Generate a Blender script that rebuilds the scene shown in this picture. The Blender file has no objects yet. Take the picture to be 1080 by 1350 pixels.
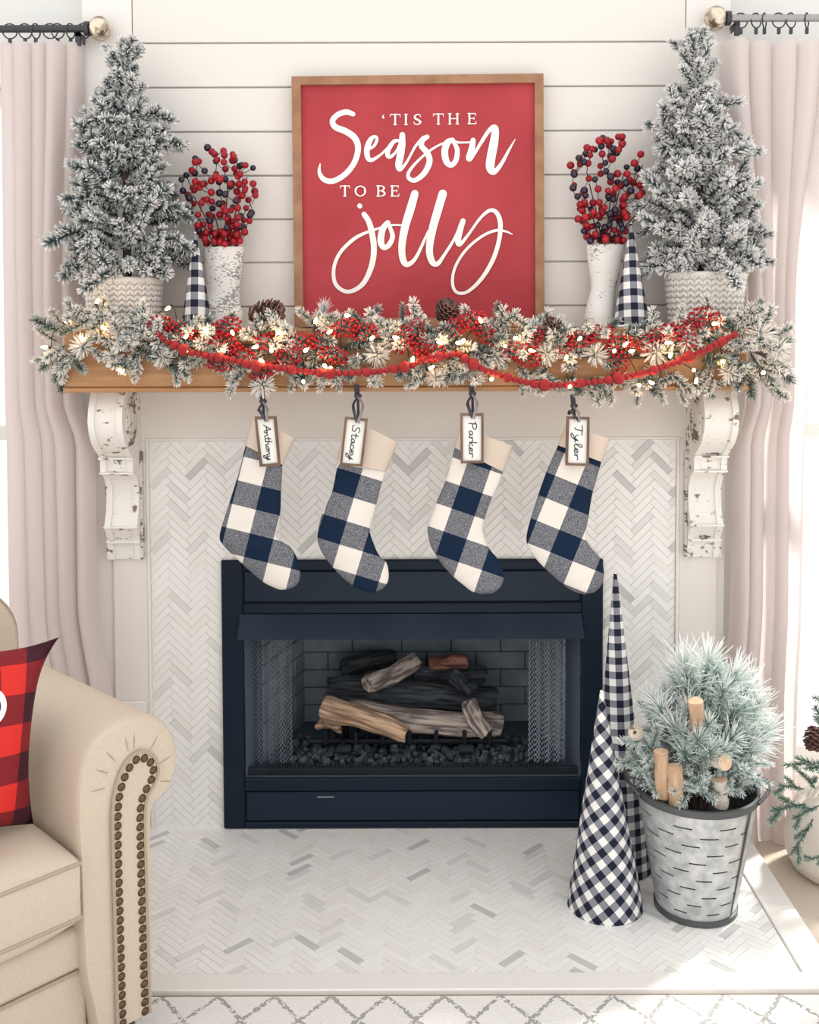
import bpy, bmesh, math, random
import numpy as np
from mathutils import Vector, Matrix, Euler
random.seed(7); np.random.seed(7)
PI = math.pi
R = math.radians
scene = bpy.context.scene
COL = scene.collection

# ------------------------------------------------------------------ camera
F, D, TILT, ROLL = 1400.0, 2.9, R(2.5), R(-0.2)
SX, SY = -5/1080, -192/1080
CAMROT = Euler((PI/2 - TILT, 0, 0)).to_matrix() @ Matrix.Rotation(ROLL, 3, 'Z')
def ray(px, py):
    return CAMROT @ Vector(((px-540)/F + SX*1080/F, (675-py)/F + SY*1080/F, -1))
_d = ray(545, 1092)
H = -D*_d.z/_d.y                      # eye height: the foot of the fireplace wall lies at z = 0
CAMPOS = Vector((0, -D, H))
def P(px, py, Y):
    "world point seen at a pixel of the photograph, at depth Y (wall face = 0, room = negative)"
    d = ray(px, py); return CAMPOS + d*((Y + D)/d.y)
def G(px, py, Z=0.0):
    "world point on the horizontal plane Z"
    d = ray(px, py); return CAMPOS + d*((Z - H)/d.z)
cam_d = bpy.data.cameras.new('camera'); cam = bpy.data.objects.new('camera', cam_d); COL.objects.link(cam)
cam.matrix_world = Matrix.Translation(CAMPOS) @ CAMROT.to_4x4()
cam_d.sensor_fit = 'HORIZONTAL'; cam_d.sensor_width = 36; cam_d.lens = F*36/1080
cam_d.shift_x, cam_d.shift_y = SX, SY
cam_d.clip_start = 0.05
scene.camera = cam

# ------------------------------------------------------------------ world, sun, exposure
w = bpy.data.worlds.new('world'); scene.world = w; w.use_nodes = True
bg = w.node_tree.nodes['Background']
bg.inputs[0].default_value = (1.0, .985, .965, 1); bg.inputs[1].default_value = 1.15
sun_d = bpy.data.lights.new('sun', 'SUN'); sun_d.energy = 6.0; sun_d.angle = R(6); sun_d.color = (1, .95, .87)
sun = bpy.data.objects.new('sun', sun_d); COL.objects.link(sun)
sun.rotation_euler = Vector((-0.75, -0.60, -0.85)).to_track_quat('-Z', 'Y').to_euler()
vs = scene.view_settings
vs.view_transform = 'Standard'; vs.look = 'None'; vs.gamma = 1; vs.use_curve_mapping = False
vs.exposure = 0.33

# ------------------------------------------------------------------ materials
def nd(nt, typ, **kw):
    n = nt.nodes.new(typ)
    for k, v in kw.items():
        if k in n.inputs.keys(): n.inputs[k].default_value = v
        else: setattr(n, k, v)
    return n
def c4(c): return tuple(c)+(1,) if len(c) == 3 else tuple(c)
def mat(name, col, rough=.6, metal=0, col2=None, scale=20, bump=0, bscale=None, stretch=(1,1,1), spec=.5,
        trans=0, emit=None, estr=0, lo=.35, hi=.65, detail=4, coord='Object'):
    m = bpy.data.materials.new(name); m.use_nodes = True
    nt = m.node_tree; b = nt.nodes['Principled BSDF']
    b.inputs['Base Color'].default_value = c4(col); b.inputs['Roughness'].default_value = rough
    b.inputs['Metallic'].default_value = metal; b.inputs['Specular IOR Level'].default_value = spec
    if col2 is not None or bump:
        tc = nd(nt, 'ShaderNodeTexCoord'); mp = nd(nt, 'ShaderNodeMapping'); mp.inputs['Scale'].default_value = stretch
        nt.links.new(tc.outputs[coord], mp.inputs[0])
        nz = nd(nt, 'ShaderNodeTexNoise'); nz.inputs['Scale'].default_value = scale; nz.inputs['Detail'].default_value = detail
        nt.links.new(mp.outputs[0], nz.inputs['Vector'])
        if col2 is not None:
            rp = nd(nt, 'ShaderNodeValToRGB'); rp.color_ramp.elements[0].position = lo; rp.color_ramp.elements[1].position = hi
            rp.color_ramp.elements[0].color = c4(col); rp.color_ramp.elements[1].color = c4(col2)
            nt.links.new(nz.outputs[0], rp.inputs[0]); nt.links.new(rp.outputs[0], b.inputs['Base Color'])
        if bump:
            nz2 = nz
            if bscale:
                nz2 = nd(nt, 'ShaderNodeTexNoise'); nz2.inputs['Scale'].default_value = bscale; nz2.inputs['Detail'].default_value = detail
                nt.links.new(mp.outputs[0], nz2.inputs['Vector'])
            bp = nd(nt, 'ShaderNodeBump'); bp.inputs['Strength'].default_value = bump; bp.inputs['Distance'].default_value = .004
            nt.links.new(nz2.outputs[0], bp.inputs['Height']); nt.links.new(bp.outputs[0], b.inputs['Normal'])
    if trans:
        out = nt.nodes['Material Output']; tr = nd(nt, 'ShaderNodeBsdfTranslucent'); tr.inputs[0].default_value = c4(col)
        mx = nd(nt, 'ShaderNodeMixShader'); mx.inputs[0].default_value = trans
        nt.links.new(b.outputs[0], mx.inputs[1]); nt.links.new(tr.outputs[0], mx.inputs[2]); nt.links.new(mx.outputs[0], out.inputs[0])
    if emit:
        b.inputs['Emission Color'].default_value = c4(emit); b.inputs['Emission Strength'].default_value = estr
    return m
def math_(nt, op, a, b=None, c=None):
    n = nt.nodes.new('ShaderNodeMath'); n.operation = op
    for i, v in enumerate((a, b, c)):
        if v is None: continue
        if isinstance(v, (int, float)): n.inputs[i].default_value = v
        else: nt.links.new(v, n.inputs[i])
    return n.outputs[0]
def plaid(name, dark, mid, light, rough=.85, speck=0.0, sscale=600):
    "checked cloth: UV in cells, dark warp where floor(u) even, dark weft where floor(v) even"
    m = bpy.data.materials.new(name); m.use_nodes = True; nt = m.node_tree; b = nt.nodes['Principled BSDF']
    b.inputs['Roughness'].default_value = rough; b.inputs['Specular IOR Level'].default_value = .2
    uv = nd(nt, 'ShaderNodeUVMap'); sp = nd(nt, 'ShaderNodeSeparateXYZ'); nt.links.new(uv.outputs[0], sp.inputs[0])
    def stripe(o):
        return math_(nt, 'LESS_THAN', math_(nt, 'FRACT', math_(nt, 'MULTIPLY', math_(nt, 'ADD', o, 200.0), .5)), .5)
    s = math_(nt, 'ADD', stripe(sp.outputs[0]), stripe(sp.outputs[1]))
    isdark = math_(nt, 'GREATER_THAN', s, 1.5); ismid = math_(nt, 'GREATER_THAN', s, .5)
    midc = nd(nt, 'ShaderNodeMix'); midc.data_type = 'RGBA'
    midc.inputs[6].default_value = c4(mid); midc.inputs[7].default_value = c4(mid)
    if speck:
        tc = nd(nt, 'ShaderNodeTexCoord'); nz = nd(nt, 'ShaderNodeTexNoise'); nz.inputs['Scale'].default_value = sscale; nz.inputs['Detail'].default_value = 2
        nt.links.new(tc.outputs['Object'], nz.inputs['Vector'])
        rp = nd(nt, 'ShaderNodeValToRGB'); rp.color_ramp.elements[0].position = .38; rp.color_ramp.elements[1].position = .62
        nt.links.new(nz.outputs[0], rp.inputs[0]); nt.links.new(rp.outputs[0], midc.inputs[0])
        midc.inputs[6].default_value = c4([x*(1-speck) for x in mid]); midc.inputs[7].default_value = c4([min(1, x*(1+speck)) for x in mid])
    m1 = nd(nt, 'ShaderNodeMix'); m1.data_type = 'RGBA'; m1.inputs[6].default_value = c4(light)
    nt.links.new(ismid, m1.inputs[0]); nt.links.new(midc.outputs[2], m1.inputs[7])
    m2 = nd(nt, 'ShaderNodeMix'); m2.data_type = 'RGBA'; m2.inputs[7].default_value = c4(dark)
    nt.links.new(isdark, m2.inputs[0]); nt.links.new(m1.outputs[2], m2.inputs[6]); nt.links.new(m2.outputs[2], b.inputs['Base Color'])
    return m
def needle_mat(name, base, mid, tip, p1=.35, p2=.75, trans=.25):
    m = bpy.data.materials.new(name); m.use_nodes = True; nt = m.node_tree; b = nt.nodes['Principled BSDF']
    b.inputs['Roughness'].default_value = .8; b.inputs['Specular IOR Level'].default_value = .2
    at = nd(nt, 'ShaderNodeAttribute', attribute_name='tip')
    rp = nd(nt, 'ShaderNodeValToRGB'); e = rp.color_ramp.elements
    e[0].position = 0; e[0].color = c4(base); e[1].position = p2; e[1].color = c4(tip); x = e.new(p1); x.color = c4(mid)
    nt.links.new(at.outputs['Fac'], rp.inputs[0]); nt.links.new(rp.outputs[0], b.inputs['Base Color'])
    tr = nd(nt, 'ShaderNodeBsdfTranslucent'); nt.links.new(rp.outputs[0], tr.inputs[0])
    mx = nd(nt, 'ShaderNodeMixShader'); mx.inputs[0].default_value = trans
    nt.links.new(b.outputs[0], mx.inputs[1]); nt.links.new(tr.outputs[0], mx.inputs[2]); nt.links.new(mx.outputs[0], nt.nodes['Material Output'].inputs[0])
    return m
def distress(name, paint, worn, scale=30, stretch=(1,1,1), thr=.6, bump=.4, mscale=8, mthr=.5):
    "worn paint: fine scratches that gather in patches"
    m = mat(name, paint, .7, bump=bump, bscale=scale*2, stretch=stretch); nt = m.node_tree; b = nt.nodes['Principled BSDF']
    mp = next(n for n in nt.nodes if n.type == 'MAPPING'); tc = next(n for n in nt.nodes if n.type == 'TEX_COORD')
    n1 = nd(nt, 'ShaderNodeTexNoise'); n1.inputs['Scale'].default_value = scale; n1.inputs['Detail'].default_value = 8; nt.links.new(mp.outputs[0], n1.inputs['Vector'])
    n2 = nd(nt, 'ShaderNodeTexNoise'); n2.inputs['Scale'].default_value = mscale; n2.inputs['Detail'].default_value = 2; nt.links.new(tc.outputs['Object'], n2.inputs['Vector'])
    f = math_(nt, 'ADD', n1.outputs[0], math_(nt, 'MULTIPLY', math_(nt, 'SUBTRACT', n2.outputs[0], mthr), .9))
    rp = nd(nt, 'ShaderNodeValToRGB'); rp.color_ramp.elements[0].position = thr; rp.color_ramp.elements[1].position = thr+.07
    rp.color_ramp.elements[0].color = c4(paint); rp.color_ramp.elements[1].color = c4(worn)
    nt.links.new(f, rp.inputs[0]); nt.links.new(rp.outputs[0], b.inputs['Base Color'])
    return m

M = {}
M['wall'] = mat('wall_paint', (.76,.72,.68), .55, bump=.03, bscale=60)
M['sidewall'] = mat('side_wall_paint', (.70,.71,.69), .6, bump=.03, bscale=60)
M['shiplap'] = mat('shiplap_paint', (.735,.705,.67), .45, bump=.02, bscale=40)
M['white'] = mat('white_trim_paint', (.78,.755,.725), .4)
M['grout'] = mat('grout', (.88,.87,.85), .9)
M['marble'] = [mat('marble_%s' % n, a, .28, col2=b, scale=9, lo=.3, hi=.75, detail=6) for n, a, b in (
    ('bright', (.86,.85,.83), (.83,.825,.81)), ('pale', (.84,.83,.815), (.80,.795,.78)), ('cream', (.84,.815,.78), (.80,.775,.74)),
    ('cloudy', (.76,.75,.735), (.68,.675,.66)), ('smoke', (.60,.595,.585), (.50,.50,.50)))]
M['carpet'] = mat('carpet', (.52,.44,.36), .95, col2=(.62,.54,.46), scale=300, bump=.5)
M['black'] = mat('stove_enamel', (.0038,.011,.024), .45, spec=.22, bump=.03, bscale=200)
M['blackpanel'] = mat('stove_panel_enamel', (.0055,.016,.033), .40, spec=.25, bump=.03, bscale=200)
M['soot'] = mat('sooty_steel', (.006,.010,.016), .7)
M['firebrick'] = mat('firebrick', (.17,.215,.255), .95, spec=.1, col2=(.25,.29,.32), scale=14, bump=.4, bscale=80)
M['mortar'] = mat('firebox_mortar', (.07,.10,.14), .95)
M['mesh'] = mat('screen_wire', (.30,.34,.40), .4, metal=.5)
M['lava'] = mat('lava_rock', (.012,.018,.026), .85, col2=(.10,.13,.16), scale=35)
M['bark'] = mat('ceramic_bark', (.20,.12,.075), .9, col2=(.58,.40,.27), scale=30, stretch=(.25,3,3), bump=1.0, lo=.4, hi=.62)
M['greybark'] = mat('grey_bark', (.11,.09,.085), .9, col2=(.50,.42,.37), scale=30, stretch=(.25,3,3), bump=1.0, lo=.4, hi=.62)
M['charbark'] = mat('charred_bark', (.010,.014,.02), .9, col2=(.07,.08,.09), scale=30, stretch=(.25,3,3), bump=1.0, lo=.4, hi=.65)
M['redbark'] = mat('red_bark', (.13,.05,.04), .9, col2=(.42,.20,.15), scale=30, stretch=(.25,3,3), bump=1.0, lo=.4, hi=.62)
M['oak'] = mat('mantel_oak', (.34,.165,.065), .5, col2=(.50,.275,.13), scale=7, stretch=(.5,6,9), bump=.08, lo=.3, hi=.7)
M['frame'] = mat('sign_frame_wood', (.27,.13,.065), .55, col2=(.36,.19,.10), scale=8, stretch=(3,3,3), bump=.05)
M['red'] = mat('sign_red_paint', (.36,.022,.032), .6, col2=(.43,.035,.047), scale=5, bump=.03, bscale=50)
M['letter'] = mat('letter_paint', (.90,.86,.82), .6)
M['ink'] = mat('ink', (.02,.02,.025), .7)
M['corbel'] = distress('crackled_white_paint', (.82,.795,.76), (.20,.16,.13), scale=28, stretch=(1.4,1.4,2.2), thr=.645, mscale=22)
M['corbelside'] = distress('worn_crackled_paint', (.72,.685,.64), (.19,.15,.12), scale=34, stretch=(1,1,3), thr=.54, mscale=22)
M['boot'] = distress('distressed_white_paint', (.80,.78,.75), (.30,.28,.27), scale=130, stretch=(.9,.9,2.0), thr=.60, mscale=15)
M['berry'] = mat('berry_red', (.27,.005,.013), .3, spec=.35)
M['berry2'] = mat('berry_crimson', (.38,.009,.018), .3, spec=.35)
M['darkberry'] = mat('berry_dark', (.018,.012,.03), .2)
M['twig'] = mat('dark_twig', (.05,.03,.025), .8)
M['felt'] = mat('red_felt', (.29,.014,.020), .95, col2=(.36,.024,.028), scale=200, bump=.4)
M['cotton'] = mat('cream_cotton', (.62,.52,.44), .9, bump=.2, bscale=300)
M['ribbon'] = mat('charcoal_ribbon', (.035,.033,.055), .5)
M['ribbongrey'] = mat('grey_ribbon', (.24,.22,.24), .5)
M['tagwood'] = mat('tag_wood', (.12,.07,.045), .7, col2=(.20,.12,.08), scale=40, stretch=(1,1,.2))
M['tagboard'] = mat('tag_board', (.80,.79,.76), .6)
M['plaidstock'] = plaid('buffalo_plaid_wool', (.004,.015,.042), (.155,.16,.18), (.76,.71,.66), speck=.75)
M['gingham'] = plaid('gingham_cotton', (.014,.015,.032), (.225,.235,.27), (.82,.80,.78))
M['redplaid'] = plaid('red_plaid', (.045,.008,.018), (.20,.012,.018), (.62,.028,.022), rough=.6)
M['basket'] = mat('white_rope', (.72,.69,.65), .9, bump=.3, bscale=200)
M['fabric'] = mat('beige_linen', (.52,.435,.345), .9, col2=(.57,.485,.395), scale=420, stretch=(1,1,.35), bump=.12)
M['piping'] = mat('beige_piping', (.38,.31,.235), .9)
M['brass'] = mat('antique_brass', (.13,.075,.045), .35, metal=.85)
M['leg'] = mat('black_lacquer', (.012,.013,.018), .25)
M['curtain'] = mat('blush_linen', (.79,.715,.70), .9, trans=.42, bump=.1, bscale=250)
M['rod'] = mat('dark_iron', (.055,.055,.065), .45, metal=.5)
M['rodsteel'] = mat('brushed_steel', (.34,.34,.34), .4, metal=.7)
M['mercury'] = mat('mercury_glass', (.72,.64,.52), .12, metal=.85, col2=(.35,.27,.2), scale=40, lo=.45, hi=.6)
M['zinc'] = mat('galvanised_zinc', (.40,.42,.43), .36, metal=.45, col2=(.62,.63,.63), scale=40, bump=.05)
M['zincdark'] = mat('dark_zinc', (.10,.105,.11), .45, metal=.5)
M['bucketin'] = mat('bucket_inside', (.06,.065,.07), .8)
M['birch'] = mat('peeled_birch', (.40,.235,.135), .85, col2=(.64,.46,.32), scale=20, stretch=(2,2,.3), bump=.3)
M['birchend'] = mat('sawn_birch', (.62,.42,.27), .85, col2=(.72,.54,.38), scale=60)
M['birchwhite'] = mat('birch_bark', (.68,.60,.52), .8, col2=(.25,.17,.12), scale=14, stretch=(1,1,4), lo=.58, hi=.64, bump=.2)
M['snowneedle'] = needle_mat('flocked_needles', (.022,.042,.042), (.19,.24,.24), (.88,.87,.86), .2, .55)
M['garneedle'] = needle_mat('garland_needles', (.025,.055,.045), (.30,.36,.33), (.88,.85,.81), .2, .52)
M['longneedle'] = needle_mat('frosted_long_needles', (.14,.22,.20), (.52,.65,.61), (.90,.93,.92), .25, .62)
M['greenneedle'] = needle_mat('green_needles', (.06,.11,.08), (.22,.33,.26), (.66,.73,.68), .4, .9)
M['stem'] = mat('pine_stem', (.10,.075,.06), .9)
M['cone'] = mat('pinecone', (.05,.022,.022), .7, col2=(.20,.10,.08), scale=60)
M['conetip'] = mat('pinecone_tip', (.20,.11,.10), .7)
M['bulb'] = mat('warm_bulb', (1,.8,.5), .3, emit=(1,.56,.20), estr=42)
M['wire'] = mat('green_wire', (.012,.02,.016), .5)
M['sack'] = mat('cream_sack', (.74,.68,.61), .95, bump=.4, bscale=90)
M['glass'] = mat('window_glass', (1,1,1), .02)
_nt = M['glass'].node_tree; _tr = nd(_nt, 'ShaderNodeBsdfTransparent'); _gl = nd(_nt, 'ShaderNodeBsdfGlossy'); _gl.inputs['Roughness'].default_value = .02
_mx = nd(_nt, 'ShaderNodeMixShader'); _mx.inputs[0].default_value = .06     # thin clear pane: daylight passes, a faint reflection stays
_nt.links.new(_tr.outputs[0], _mx.inputs[1]); _nt.links.new(_gl.outputs[0], _mx.inputs[2]); _nt.links.new(_mx.outputs[0], _nt.nodes['Material Output'].inputs[0])
M['badge'] = mat('badge_white', (.86,.86,.86), .6)
M['badgenavy'] = mat('badge_navy', (.012,.016,.06), .6)
M['soil'] = mat('dark_moss', (.03,.03,.028), .95)

def rug_mat():
    m = bpy.data.materials.new('lattice_rug'); m.use_nodes = True; nt = m.node_tree; b = nt.nodes['Principled BSDF']
    b.inputs['Roughness'].default_value = .95
    tc = nd(nt, 'ShaderNodeTexCoord'); sp = nd(nt, 'ShaderNodeSeparateXYZ')
    nz = nd(nt, 'ShaderNodeTexNoise'); nz.inputs['Scale'].default_value = 90
    nt.links.new(tc.outputs['Object'], nz.inputs['Vector']); nt.links.new(tc.outputs['Object'], sp.inputs[0])
    j = math_(nt, 'MULTIPLY', math_(nt, 'SUBTRACT', nz.outputs[0], .5), .16)
    x = math_(nt, 'MULTIPLY', sp.outputs[0], 1/.117); y = math_(nt, 'MULTIPLY', sp.outputs[1], 1/.15)
    def line(v):
        return math_(nt, 'ABSOLUTE', math_(nt, 'SUBTRACT', math_(nt, 'FRACT', math_(nt, 'ADD', math_(nt, 'ADD', v, j), 100.0)), .5))
    l = math_(nt, 'MINIMUM', line(math_(nt, 'ADD', x, y)), line(math_(nt, 'SUBTRACT', x, y)))
    n2 = nd(nt, 'ShaderNodeTexNoise'); n2.inputs['Scale'].default_value = 160; nt.links.new(tc.outputs['Object'], n2.inputs['Vector'])
    k = math_(nt, 'MULTIPLY', math_(nt, 'LESS_THAN', l, .05), math_(nt, 'GREATER_THAN', n2.outputs[0], .42))
    mx = nd(nt, 'ShaderNodeMix'); mx.data_type = 'RGBA'; mx.inputs[6].default_value = (.78,.765,.74,1); mx.inputs[7].default_value = (.36,.35,.34,1)
    nt.links.new(k, mx.inputs[0]); nt.links.new(mx.outputs[2], b.inputs['Base Color'])
    n3 = nd(nt, 'ShaderNodeTexNoise'); n3.inputs['Scale'].default_value = 250; nt.links.new(tc.outputs['Object'], n3.inputs['Vector'])
    bp = nd(nt, 'ShaderNodeBump'); bp.inputs['Strength'].default_value = .6; bp.inputs['Distance'].default_value = .006
    nt.links.new(n3.outputs[0], bp.inputs['Height']); nt.links.new(bp.outputs[0], b.inputs['Normal'])
    return m
M['rug'] = rug_mat()

# ------------------------------------------------------------------ mesh helpers
def crom(pts, n=6):
    "Catmull-Rom through points of any dimension"
    p = [np.array(q, float) for q in pts]; p = [2*p[0]-p[1]] + p + [2*p[-1]-p[-2]]
    out = []
    for i in range(1, len(p)-2):
        for k in range(n):
            t = k/n; a, b, c, d = p[i-1], p[i], p[i+1], p[i+2]
            out.append(.5*((2*b)+(c-a)*t+(2*a-5*b+4*c-d)*t*t+(3*b-a-3*c+d)*t**3))
    out.append(p[-2]); return out
class MB:
    def __init__(s): s.v = []; s.f = []; s.uv = []; s.tip = []
    def add(s, vs_, fs, uv=None, tip=None):
        o = len(s.v); s.v += [tuple(v) for v in vs_]; s.f += [tuple(i+o for i in f) for f in fs]
        if uv is not None: s.uv += list(uv)
        if tip is not None: s.tip += list(tip)
        return s
    def obox(s, c, ax, h, b=0):
        c = Vector(c); ax = [Vector(a) for a in ax]
        if not b:
            vs_ = [c + ax[0]*h[0]*i + ax[1]*h[1]*j + ax[2]*h[2]*k for i in (-1,1) for j in (-1,1) for k in (-1,1)]
            return s.add(vs_, [(0,1,3,2),(4,6,7,5),(0,4,5,1),(2,3,7,6),(0,2,6,4),(1,5,7,3)])
        vs_ = []; idx = {}
        for i in (-1,1):
            for j in (-1,1):
                for k in (-1,1):
                    for m_ in range(3):
                        q = [h[n]-(0 if n == m_ else b) for n in range(3)]
                        idx[i,j,k,m_] = len(vs_); vs_.append(c + ax[0]*q[0]*i + ax[1]*q[1]*j + ax[2]*q[2]*k)
        fs = []; sg = (-1,1)
        for i in sg:
            fs.append([idx[i,j,k,0] for j,k in ((-1,-1),(1,-1),(1,1),(-1,1))])
            fs.append([idx[j,i,k,1] for j,k in ((-1,-1),(1,-1),(1,1),(-1,1))])
            fs.append([idx[j,k,i,2] for j,k in ((-1,-1),(1,-1),(1,1),(-1,1))])
            for j in sg:
                fs.append([idx[i,j,-1,0], idx[i,j,1,0], idx[i,j,1,1], idx[i,j,-1,1]])
                fs.append([idx[i,-1,j,0], idx[i,1,j,0], idx[i,1,j,2], idx[i,-1,j,2]])
                fs.append([idx[-1,i,j,1], idx[1,i,j,1], idx[1,i,j,2], idx[-1,i,j,2]])
                for k in sg: fs.append([idx[i,j,k,0], idx[i,j,k,1], idx[i,j,k,2]])
        return s.add(vs_, fs)
    def box(s, lo, hi, b=0):
        lo, hi = Vector(lo), Vector(hi)
        return s.obox((lo+hi)/2, ((1,0,0),(0,1,0),(0,0,1)), tuple((hi-lo)/2), b)
    def tube(s, path, r, n=8, caps=True, flat=1.0):
        path = [Vector(p) for p in path]; m_ = len(path)
        rs = r if isinstance(r, (list, tuple, np.ndarray)) else [r]*m_
        vs_ = []; up = None
        for i, p in enumerate(path):
            t = (path[min(i+1, m_-1)] - path[max(i-1, 0)])
            t = t.normalized() if t.length > 1e-9 else Vector((0,0,1))
            if up is None: up = Vector((0,0,1)) if abs(t.z) < .9 else Vector((0,1,0))
            x = t.cross(up); x = x.normalized() if x.length > 1e-6 else t.orthogonal().normalized()
            y = x.cross(t).normalized(); up = y
            for k in range(n):
                a = 2*PI*k/n; vs_.append(p + x*(rs[i]*math.cos(a)) + y*(rs[i]*flat*math.sin(a)))
        fs = [(i*n+k, i*n+(k+1)%n, (i+1)*n+(k+1)%n, (i+1)*n+k) for i in range(m_-1) for k in range(n)]
        if caps: fs += [tuple(range(n-1,-1,-1)), tuple((m_-1)*n+k for k in range(n))]
        return s.add(vs_, fs)
    def lathe(s, prof, n=32, c=(0,0,0), cap0=False, cap1=False, uvf=None):
        c = Vector(c); vs_ = []; uv = []
        for (r, z) in prof:
            for k in range(n):
                a = 2*PI*k/n; vs_.append(c + Vector((r*math.sin(a), -r*math.cos(a), z)))
        fs = [(i*n+k, i*n+(k+1)%n, (i+1)*n+(k+1)%n, (i+1)*n+k) for i in range(len(prof)-1) for k in range(n)]
        if cap0: fs.append(tuple(range(n)))
        if cap1: fs.append(tuple((len(prof)-1)*n+k for k in range(n)))
        return s.add(vs_, fs)
    def sphere(s, c, r, n=10, m_=6, sc=(1,1,1), rot=None):
        c = Vector(c); vs_ = []
        for i in range(m_+1):
            th = PI*i/m_
            for k in range(n):
                a = 2*PI*k/n
                q = Vector((r*sc[0]*math.sin(th)*math.cos(a), r*sc[1]*math.sin(th)*math.sin(a), r*sc[2]*math.cos(th)))
                if rot is not None: q = rot @ q
                vs_.append(c+q)
        fs = [(i*n+k, i*n+(k+1)%n, (i+1)*n+(k+1)%n, (i+1)*n+k) for i in range(m_) for k in range(n)]
        return s.add(vs_, fs)
    def mesh(s, name, m_, smooth=False, angle=40):
        me = bpy.data.meshes.new(name); me.from_pydata([tuple(v) for v in s.v], [], s.f)
        if s.uv and len(s.uv) == len(s.v):
            lay = me.uv_layers.new(name='UVMap'); li = np.empty(len(me.loops), dtype=np.int32); me.loops.foreach_get('vertex_index', li)
            lay.data.foreach_set('uv', np.array(s.uv, dtype=np.float32)[li].ravel())
        if s.tip and len(s.tip) == len(s.v):
            at = me.attributes.new('tip', 'FLOAT', 'POINT'); at.data.foreach_set('value', np.array(s.tip, dtype=np.float32))
        bm = bmesh.new(); bm.from_mesh(me)
        if smooth: bmesh.ops.remove_doubles(bm, verts=bm.verts, dist=1e-6)
        bmesh.ops.recalc_face_normals(bm, faces=bm.faces); bm.to_mesh(me); bm.free()
        if m_ is not None: me.materials.append(m_)
        if smooth:
            me.shade_smooth(); me.set_sharp_from_angle(angle=R(angle))
        return me
    def build(s, name, m_, parent=None, smooth=False, angle=40, loc=None):
        return link(name, s.mesh(name, m_, smooth, angle), parent, loc)
def link(name, me, parent=None, loc=None, rot=None, scale=None):
    "links a mesh; with no loc the mesh is in world coordinates"
    o = bpy.data.objects.new(name, me); COL.objects.link(o)
    if parent is not None:
        o.parent = parent
        o.matrix_parent_inverse = parent['_inv'] if False else Matrix.Translation(-Vector(PL.get(parent.name, (0,0,0))))
    if loc is not None: o.location = loc
    if rot is not None:
        o.rotation_mode = 'QUATERNION'; o.rotation_quaternion = rot
    if scale is not None: o.scale = scale if hasattr(scale, '__len__') else (scale,)*3
    return o
PL = {}
def tag(o, label=None, cat=None, group=None, kind=None):
    if label: o['label'] = label
    if cat: o['category'] = cat
    if group: o['group'] = group
    if kind: o['kind'] = kind
    return o
def thing(name, label, cat, loc=(0,0,0), group=None):
    o = bpy.data.objects.new(name, None); COL.objects.link(o); o.location = loc; o.empty_display_size = .05
    PL[o.name] = tuple(loc)
    return tag(o, label, cat, group)
def struct(o): o['kind'] = 'structure'; return o
def ribbon2d(pts, fn, mb, n=6):
    "stroke with varying width: pts (x, y, w) -> mesh strip through fn(x, y)"
    q = crom(pts, n) if len(pts) > 2 else [np.array(p, float) for p in pts]
    L, Rr = [], []; fn0 = fn; LIFT = 5e-6
    for i, p in enumerate(q):
        t = q[min(i+1, len(q)-1)][:2] - q[max(i-1, 0)][:2]; l = np.hypot(*t) or 1; nrm = np.array((-t[1], t[0]))/l
        L.append(p[:2]+nrm*p[2]/2); Rr.append(p[:2]-nrm*p[2]/2)
    def cap(p, t, a, b):
        l = np.hypot(*t) or 1; t = t/l; nrm = np.array((-t[1], t[0])); w_ = p[2]/2
        return [p[:2] + w_*(nrm*math.cos(x)+t*math.sin(x)) for x in np.linspace(0, PI, 7)]
    vs_ = [fn(*a) + Vector((0, -LIFT*i, 0)) for i, a in enumerate(L)] + [fn(*a) + Vector((0, -LIFT*i, 0)) for i, a in enumerate(Rr)]; n_ = len(q)
    mb.add(vs_, [(i, i+1, n_+i+1, n_+i) for i in range(n_-1)])
    for p, t in ((q[-1], q[-1][:2]-q[-2][:2]), (q[0], q[0][:2]-q[1][:2])):
        c = cap(p, t, 0, 0); k_ = LIFT*(n_ if p is q[-1] else 0) ; mb.add([fn(*a) + Vector((0, -k_, 0)) for a in c], [tuple(range(len(c)))])
def clip_poly(poly, x0, x1, y0, y1):
    for ax, val, sg in ((0,x0,1),(0,x1,-1),(1,y0,1),(1,y1,-1)):
        out = []
        for i in range(len(poly)):
            a, b = poly[i], poly[(i+1) % len(poly)]
            ia, ib = (a[ax]-val)*sg >= 0, (b[ax]-val)*sg >= 0
            if ia: out.append(a)
            if ia != ib:
                t = (val-a[ax])/(b[ax]-a[ax]); out.append((a[0]+t*(b[0]-a[0]), a[1]+t*(b[1]-a[1])))
        poly = out
        if len(poly) < 3: return []
    return poly
def area(p): return abs(sum(p[i][0]*p[(i+1)%len(p)][1]-p[(i+1)%len(p)][0]*p[i][1] for i in range(len(p))))/2

# ================================================================== SETTING
XL, XR = P(113, 200, 0).x, P(960, 200, 0).x          # edges of the chimney wall
ZTOP = 2.75
fx0, fx1 = P(322, 930, 0).x - .01, P(766, 930, 0).x + .01      # firebox opening
fz1 = P(545, 800, 0).z
floor = struct(MB().box((-3.5,-4.2,-.06), (3.5,.6,0)).build('floor', M['carpet']))
# chimney wall with a hole for the firebox
mb = MB()
mb.box((XL, 0, 0), (fx0, .42, ZTOP)); mb.box((fx1, 0, 0), (XR, .42, ZTOP)); mb.box((fx0, 0, fz1), (fx1, .42, ZTOP))
mb.box((fx0, .50, 0), (fx1, .55, fz1))
wall = struct(mb.build('wall_chimney', M['wall']))
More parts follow.
